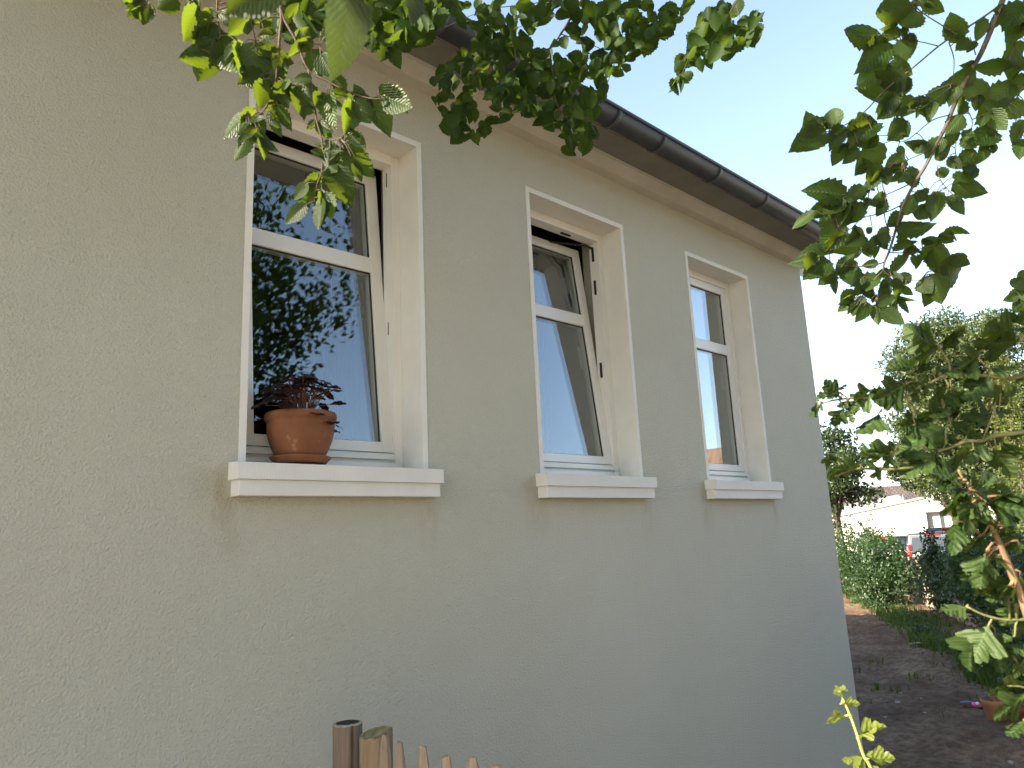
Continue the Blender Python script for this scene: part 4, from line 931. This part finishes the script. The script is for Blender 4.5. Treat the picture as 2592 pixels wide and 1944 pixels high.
def stone(x, y, r, seed, label):
    bm = bmesh.new(); bmesh.ops.create_icosphere(bm, subdivisions=2, radius=r); rg = random.Random(seed)
    for v in bm.verts: v.co *= rg.uniform(.78, 1.2); v.co.z *= .55
    for f in bm.faces: f.smooth = True
    me = bpy.data.meshes.new('stone'); bm.to_mesh(me); bm.free(); o = link('stone', me, 'stone'); o.location = (x, y, .01); tag(o, label, 'stone', 'small stones lying on the dirt path'); return o
rg = random.Random(21)
for k in range(46):
    x = rg.uniform(6.2, 14.5); y = rg.uniform(-.9, .3)+(x-6.2)*.19
    stone(x, y, rg.uniform(.008, .026), k, 'small pale stone lying on the dirt path')
for k, (q, e, lab) in enumerate([((11.41, 1.62), (11.57, 1.40), 'pale stick lying across the path near the weeds'), ((11.9, 1.40), (12.1, 1.22), 'short broken stick at the foot of the weeds'), ((13.2, 2.75), (13.5, 2.2), 'dark thin stick on the far part of the path')]):
    p0, p1 = np.array(q), np.array(e)
    o = MB().tube([(*p0, .035), (*(p0*.5+p1*.5), .05), (*p1, .03)], [.010, .012, .007], 7).build('stick', 'stake_wood' if k < 2 else 'bark'); tag(o, lab, 'stick')

# ------------------------------------------------------------------ parked cars behind the fence
def car(label, px, D, rz, paint, z=-.22, H=1.52, rails=False, wiper=True, stack=True):
    p = gp(px, D, z); t = tag(empty('parked_car', tuple(p), rz), label, 'car', 'cars parked beyond the stake fence')
    L, Wd = 4.35, .86; hb = H*.60
    s = MB()                                                  # rear at x = 0, nose at x = L, width along y
    def hull(prof, ys, nm, mat, par, inset):
        m = MB(); rows = []
        for yf, sc in ((-1, 1), (-.93, 1), (.93, 1), (1, 1)):
            rows.append([m.bm.verts.new((x if abs(yf) < 1 else x+(.0 if x > L/2 else .0), yf*ys*(1-inset*(zz-prof[0][1])), zz)) for x, zz in prof])
        for A, B in zip(rows, rows[1:]):
            for i in range(len(prof)):
                f = m.bm.faces.new((A[i], A[(i+1) % len(prof)], B[(i+1) % len(prof)], B[i]))
        m.bm.faces.new(rows[0][::-1]); m.bm.faces.new(rows[-1])
        bmesh.ops.bevel(m.bm, geom=[e for e in m.bm.edges if e.calc_length() > .25], offset=.035, segments=2, affect='EDGES')
        o = m.build(nm, mat, par)
        for f in o.data.polygons: f.use_smooth = True
        return o
    body = hull([(.05, .28), (.0, .45), (.03, hb*.98), (.12, hb+.02), (L*.72, hb+.02), (L*.97, hb-.13), (L, .5), (L-.06, .26)], Wd, 'body', paint, t, .04)
    hull([(.10, hb-.02), (.16, hb+.12), (.30, H-.05), (.42, H), (L*.48, H-.01), (L*.57, H-.10), (L*.74, hb-.01)], Wd*.965, 'cabin', paint, t, .20)
    def panel(nm, pts, mat, thick=.012):
        m = MB(); A = [m.bm.verts.new(q) for q in pts]; m.bm.faces.new(A); o = m.build(nm, mat, t); return o
    y0 = Wd*.80
    panel('rear_window', [(.130, -y0, hb+.06), (.130, y0, hb+.06), (.255, y0*.86, H-.13), (.255, -y0*.86, H-.13)], 'car_glass')
    for sg in (-1, 1):
        ya, yb = Wd*.965*(1-.2*.09)+.006, Wd*.965*(1-.2*(H-hb-.10))+.006
        for x0, x1, x2, x3 in ((.34, 1.30, 1.32, .46), (1.40, 2.25, 2.22, 1.42), (2.33, 3.05, 2.62, 2.30)): panel('side_window', [(x0, sg*ya, hb+.07), (x1, sg*ya, hb+.07), (x2, sg*yb, H-.11), (x3, sg*yb, H-.11)], 'car_glass')
        MB().box(-.02, .06, sg*Wd*.84-.07, sg*Wd*.84+.07, hb-.16, hb+.05, .012).build('tail_light', 'lamp_red', t)
        if stack: MB().box(.085, .15, sg*Wd*.80-.05, sg*Wd*.80+.05, hb+.10, hb+.27, .012).build('tail_light', 'lamp_red', t)
        MB().box(-.035, .0, sg*Wd*.74-.06, sg*Wd*.74+.06, .36, .41, .006).build('reflector', 'lamp_red', t)
        for x in (.85, L-.85):
            w = MB().lathe([(0, -.09), (.20, -.09), (.30, -.10), (.33, -.06), (.33, .06), (.30, .10), (.20, .09), (0, .09)], n=28).build('wheel', 'rubber', t); w.location = (x, sg*(Wd-.08), .31); w.rotation_euler = (math.pi/2, 0, 0)
        if rails: MB().tube([(.45, sg*Wd*.72, H-.01), (.5, sg*Wd*.72, H+.05), (1.9, sg*Wd*.72, H+.05), (1.95, sg*Wd*.72, H-.02)], .015, 8).build('roof_rail', 'steel_dark', t)
    MB().box(-.06, .12, -Wd*.96, Wd*.96, .30, .50, .03).build('bumper', 'rubber' if paint != 'paint_white' else 'paint_white', t)
    MB().box(-.02, .02, -.26, .26, hb-.14, hb-.03, .004).build('number_plate', 'plate_white', t)
    MB().box(.01, .05, -.5, .5, hb-.015, hb+.005, .004).build('trim_strip', 'plate_white', t)
    MB().box(.25, .30, -.2, .2, H-.07, H-.045, .004).build('brake_light', 'lamp_red', t)
    if wiper: MB().tube([(.12, -.05, hb+.06), (.16, .25, hb+.24)], .012, 6).build('wiper', 'steel_dark', t)
    return t
az = math.atan2(.32, .947)
car('silver estate car seen from behind above the shrubs', 2352, 23.5, az-.10, 'paint_silver')
car('dark car with black roof rails behind the silver one', 2392, 28, az-.12, 'paint_dark', H=1.62, rails=True)
car('white car at the right mostly hidden by leaves', 2498, 23, az-.2, 'paint_white', H=1.40)
car('dark low car left of the silver estate', 2236, 29, az-.05, 'paint_dark', H=1.36, stack=False)

# ------------------------------------------------------------------ white building with a metal roof, tiled house behind
az2 = math.atan2(FWD[1]*0+.34, .94)
def frame_at(px, D, z=-.25):
    p = gp(px, D, z); dr = nz(np.array([p[0]-CAMP[0], p[1]-CAMP[1], 0])); return p, math.atan2(dr[1], dr[0])-math.pi/2
p, rz = frame_at(2345, 38); rz -= .05
nb = tag(empty('white_building', tuple(p), rz), 'low white building with a sloping grey metal roof and a glazed bay', 'building')
zl, zr_ = 2.10+.25, 2.80+.25
s = MB(); s.prism([(-4.6, 0), (0, 0), (0, zr_), (-4.6, zl-.1)], 0, 5, axis='y'); s.build('wall', 'render_white', nb)
s = MB(); s.box(-.001+.003, 3.6, 0, .25, 2.36, zr_+.05); s.box(.003, 3.6, 1.4, 1.6, 0, 2.36); s.box(1.5, 3.6, .0, .25, 0, 2.355); s.build('bay_wall', 'render_white', nb)
gb = MB()
for x in (.02, .55, .78, 1.15, 1.47): gb.box(x, x+.045, .40, .46, 0, 2.34)
gb.box(.02, 1.5, .405, .455, 2.28, 2.335); gb.box(.02, 1.5, .405, .455, 0, .07)
w = gb.build('window', 'grey_frame', nb)
MB().box(.065, .55, .43, .44, .07, 2.28).build('pane', 'pane_pale', w); MB().box(.595, .78, .43, .44, .07, 2.28).build('pane', 'pane_dark', w); MB().box(.825, 1.15, .43, .44, .07, 2.28).build('pane', 'pane_pale', w); MB().box(1.195, 1.47, .43, .44, .07, 2.28).build('pane', 'pane_pale', w)
r_ = MB(); r_.tube([(.03, .1, 1.25), (1.48, .1, 1.25)], .02, 6)
for z in (.5, .65, .8, .95, 1.1): r_.tube([(.55, .1, z), (1.15, .1, z)], .014, 6)
for x in (.04, .55, 1.15, 1.46): r_.tube([(x, .1, .3), (x, .1, 1.25)], .018, 6)
r_.build('railing', 'grey_frame', nb)
s = MB(); k_ = (zr_-zl+.1)/4.6
s.prism([(-4.75, zl-.10), (.06, zr_+.0), (.06, zr_+.10), (-4.75, zl+.0)], -.12, 5.1, axis='y')
s.prism([(-4.2, zl+.07), (-.9, zr_-.06), (-1.2, zr_+.30), (-3.9, zl+.62)], .8, 3.6, axis='y')
rf = s.build('roof', 'roof_metal', nb)
for q in range(13):
    x = -4.0+q*.25; zb_ = zl+.07+(x+4.2)*.145
    MB().box(x, x+.03, .775, .80, zb_, zb_+.42).build('standing_seam', 'grey_frame', rf)
p, rz = frame_at(2225, 47)
th = tag(empty('tiled_house', tuple(p), rz), 'house with a brown pantile roof behind the white building', 'house')
MB().box(-3.6, 2.6, 0, 6, 0, 3.05).build('wall', 'render_white', th)
def roof_plane(name, a, b, c, d_, mat, parent, su, sv):
    V = [a, b, c, d_]; V2 = [(x, y, z-.12) for x, y, z in V]
    L = math.dist(a, b); H_ = math.dist(a, d_); UV = [(0, 0), (L, 0), (L, H_), (0, H_)]
    F = [(0, 1, 2, 3), (7, 6, 5, 4), (0, 4, 5, 1), (1, 5, 6, 2), (2, 6, 7, 3), (3, 7, 4, 0)]
    return raw_mesh(name, V+V2, F, UV+UV, np.zeros(8), mat, parent, smooth=False)
roof_plane('roof', (-3.9, -.3, 3.0), (2.9, -.3, 3.0), (2.9, 3.0, 4.3), (-3.9, 3.0, 4.3), 'brown_tiles', th, 1, 1)
roof_plane('roof', (2.9, 6.3, 3.0), (-3.9, 6.3, 3.0), (-3.9, 3.0, 4.3), (2.9, 3.0, 4.3), 'brown_tiles', th, 1, 1)
m = MB(); m.box(-1.1, -.5, .5, .75, 3.3, 3.75, .01); m.build('roof_window', 'pane_pale', th)

# ================================================================== WHAT STANDS BEHIND THE PHOTOGRAPHER (seen in the panes, or added to shade and brighten the wall)
gr = 'trees behind the photographer reflected in the panes'
for (x, y, z, rx, ry, rz_, n, lab) in [(3.6, -9.6, 5.2, 1.8, 2.0, 3.6, 13000, 'garden tree reflected at the left of the first window'), (-1.5, -13.0, 6.4, 3.6, 2.4, 5.4, 8000, 'large tree added behind the photographer to block sky light'), (-7.5, -14, 6.4, 3.4, 2.6, 5.2, 6500, 'tree added left of the photographer to block sky light'), (2.6, -15.5, 7.5, 3.2, 2.5, 6.0, 6000, 'tallest tree, added far behind the photographer to block sky light')]:
    tree('garden_tree', lab, (x, y, -.05), (x, y, z), (rx, ry, rz_), n, .17, 'dark_leaf', 46, .85, group=gr)  # all but the first tree added to block sky light from the wall
for k, (x, y, h) in enumerate([(5.0, -8.2, 2.2), (6.4, -8.8, 2.0), (7.9, -9.4, 2.3), (9.4, -10, 2.0), (3.4, -7.8, 1.9)]):
    shrub('garden_shrub', ['rounded garden shrub reflected low in the first window', 'second garden shrub of the row behind the photographer', 'taller garden shrub in the middle of the rear row', 'garden shrub at the far end of the rear row', 'garden shrub at the near end of the rear row'][k], (x, y, -.05), 1.0, h, 2600, .09, 'shrub_leaf', 18)
for k, lab in enumerate(['sky-blocking hedge bush added beside the hornbeam trunk', 'second sky-blocking hedge bush added right of the photographer', 'third sky-blocking hedge bush added right of the photographer', 'fourth sky-blocking hedge bush added right of the photographer', 'last sky-blocking hedge bush added right of the photographer']):
    shrub('sky_block_bush', lab, (3.7+1.45*k, -4.7, -.05), 1.0, 2.1, 4500, .09, 'dark_leaf', 24)  # unseen bushes added to cut low sky light from the right
bh = tag(empty('brick_house', (23, -15.5, 0)), 'house with a sunlit clay tile roof reflected in the last window', 'house')
MB().box(.4, 8, .3, 11.5, -.3, 2.6).build('wall', 'render_white', bh)
roof_plane('roof', (0, 11.8, 2.45), (0, 0, 2.45), (4.2, 0, 5.0), (4.2, 11.8, 5.0), 'pantiles', bh, 1, 1)
roof_plane('roof', (8.4, 0, 2.45), (8.4, 11.8, 2.45), (4.2, 11.8, 5.0), (4.2, 0, 5.0), 'pantiles', bh, 1, 1)
gh = tag(empty('garden_house', (10.5, -20, 0)), 'gabled house with a roof antenna reflected low in the first window', 'house')
MB().box(0, 8, 0, 6, -.3, 2.7).build('wall', 'render_white', gh)
roof_plane('roof', (8.3, 6.3, 2.6), (-.3, 6.3, 2.6), (-.3, 3, 4.6), (8.3, 3, 4.6), 'pantiles', gh, 1, 1); roof_plane('roof', (-.3, -.3, 2.6), (8.3, -.3, 2.6), (8.3, 3, 4.6), (-.3, 3, 4.6), 'pantiles', gh, 1, 1)
s = MB(); s.tube([(2.2, 3, 4.5), (2.2, 3, 7.2)], .03, 8)
for z in (6.4, 6.8, 7.1): s.tube([(1.6, 3, z), (2.8, 3, z)], .015, 6)
s.tube([(2.2, 2.5, 6.6), (2.2, 3.6, 6.6)], .015, 6); s.build('antenna', 'roof_metal', gh)

gs = tag(empty('bounce_shed', (-5.0, -7.6, 0)), 'unseen white rendered shed added behind the photographer to bounce sunlight onto the wall', 'shed')  # added out of view as a sunlit reflector for the wall
MB().box(-3.2, 3.2, -3, 0, -.2, 3.1).build('wall', 'render_white', gs); MB().box(-3.4, 3.4, -3.2, .15, 3.103, 3.25, .02).build('roof', 'roof_metal', gs)
MB().box(-.5, .5, .003, .05, 0, 2.05, .01).build('door', 'fascia_wood', gs)
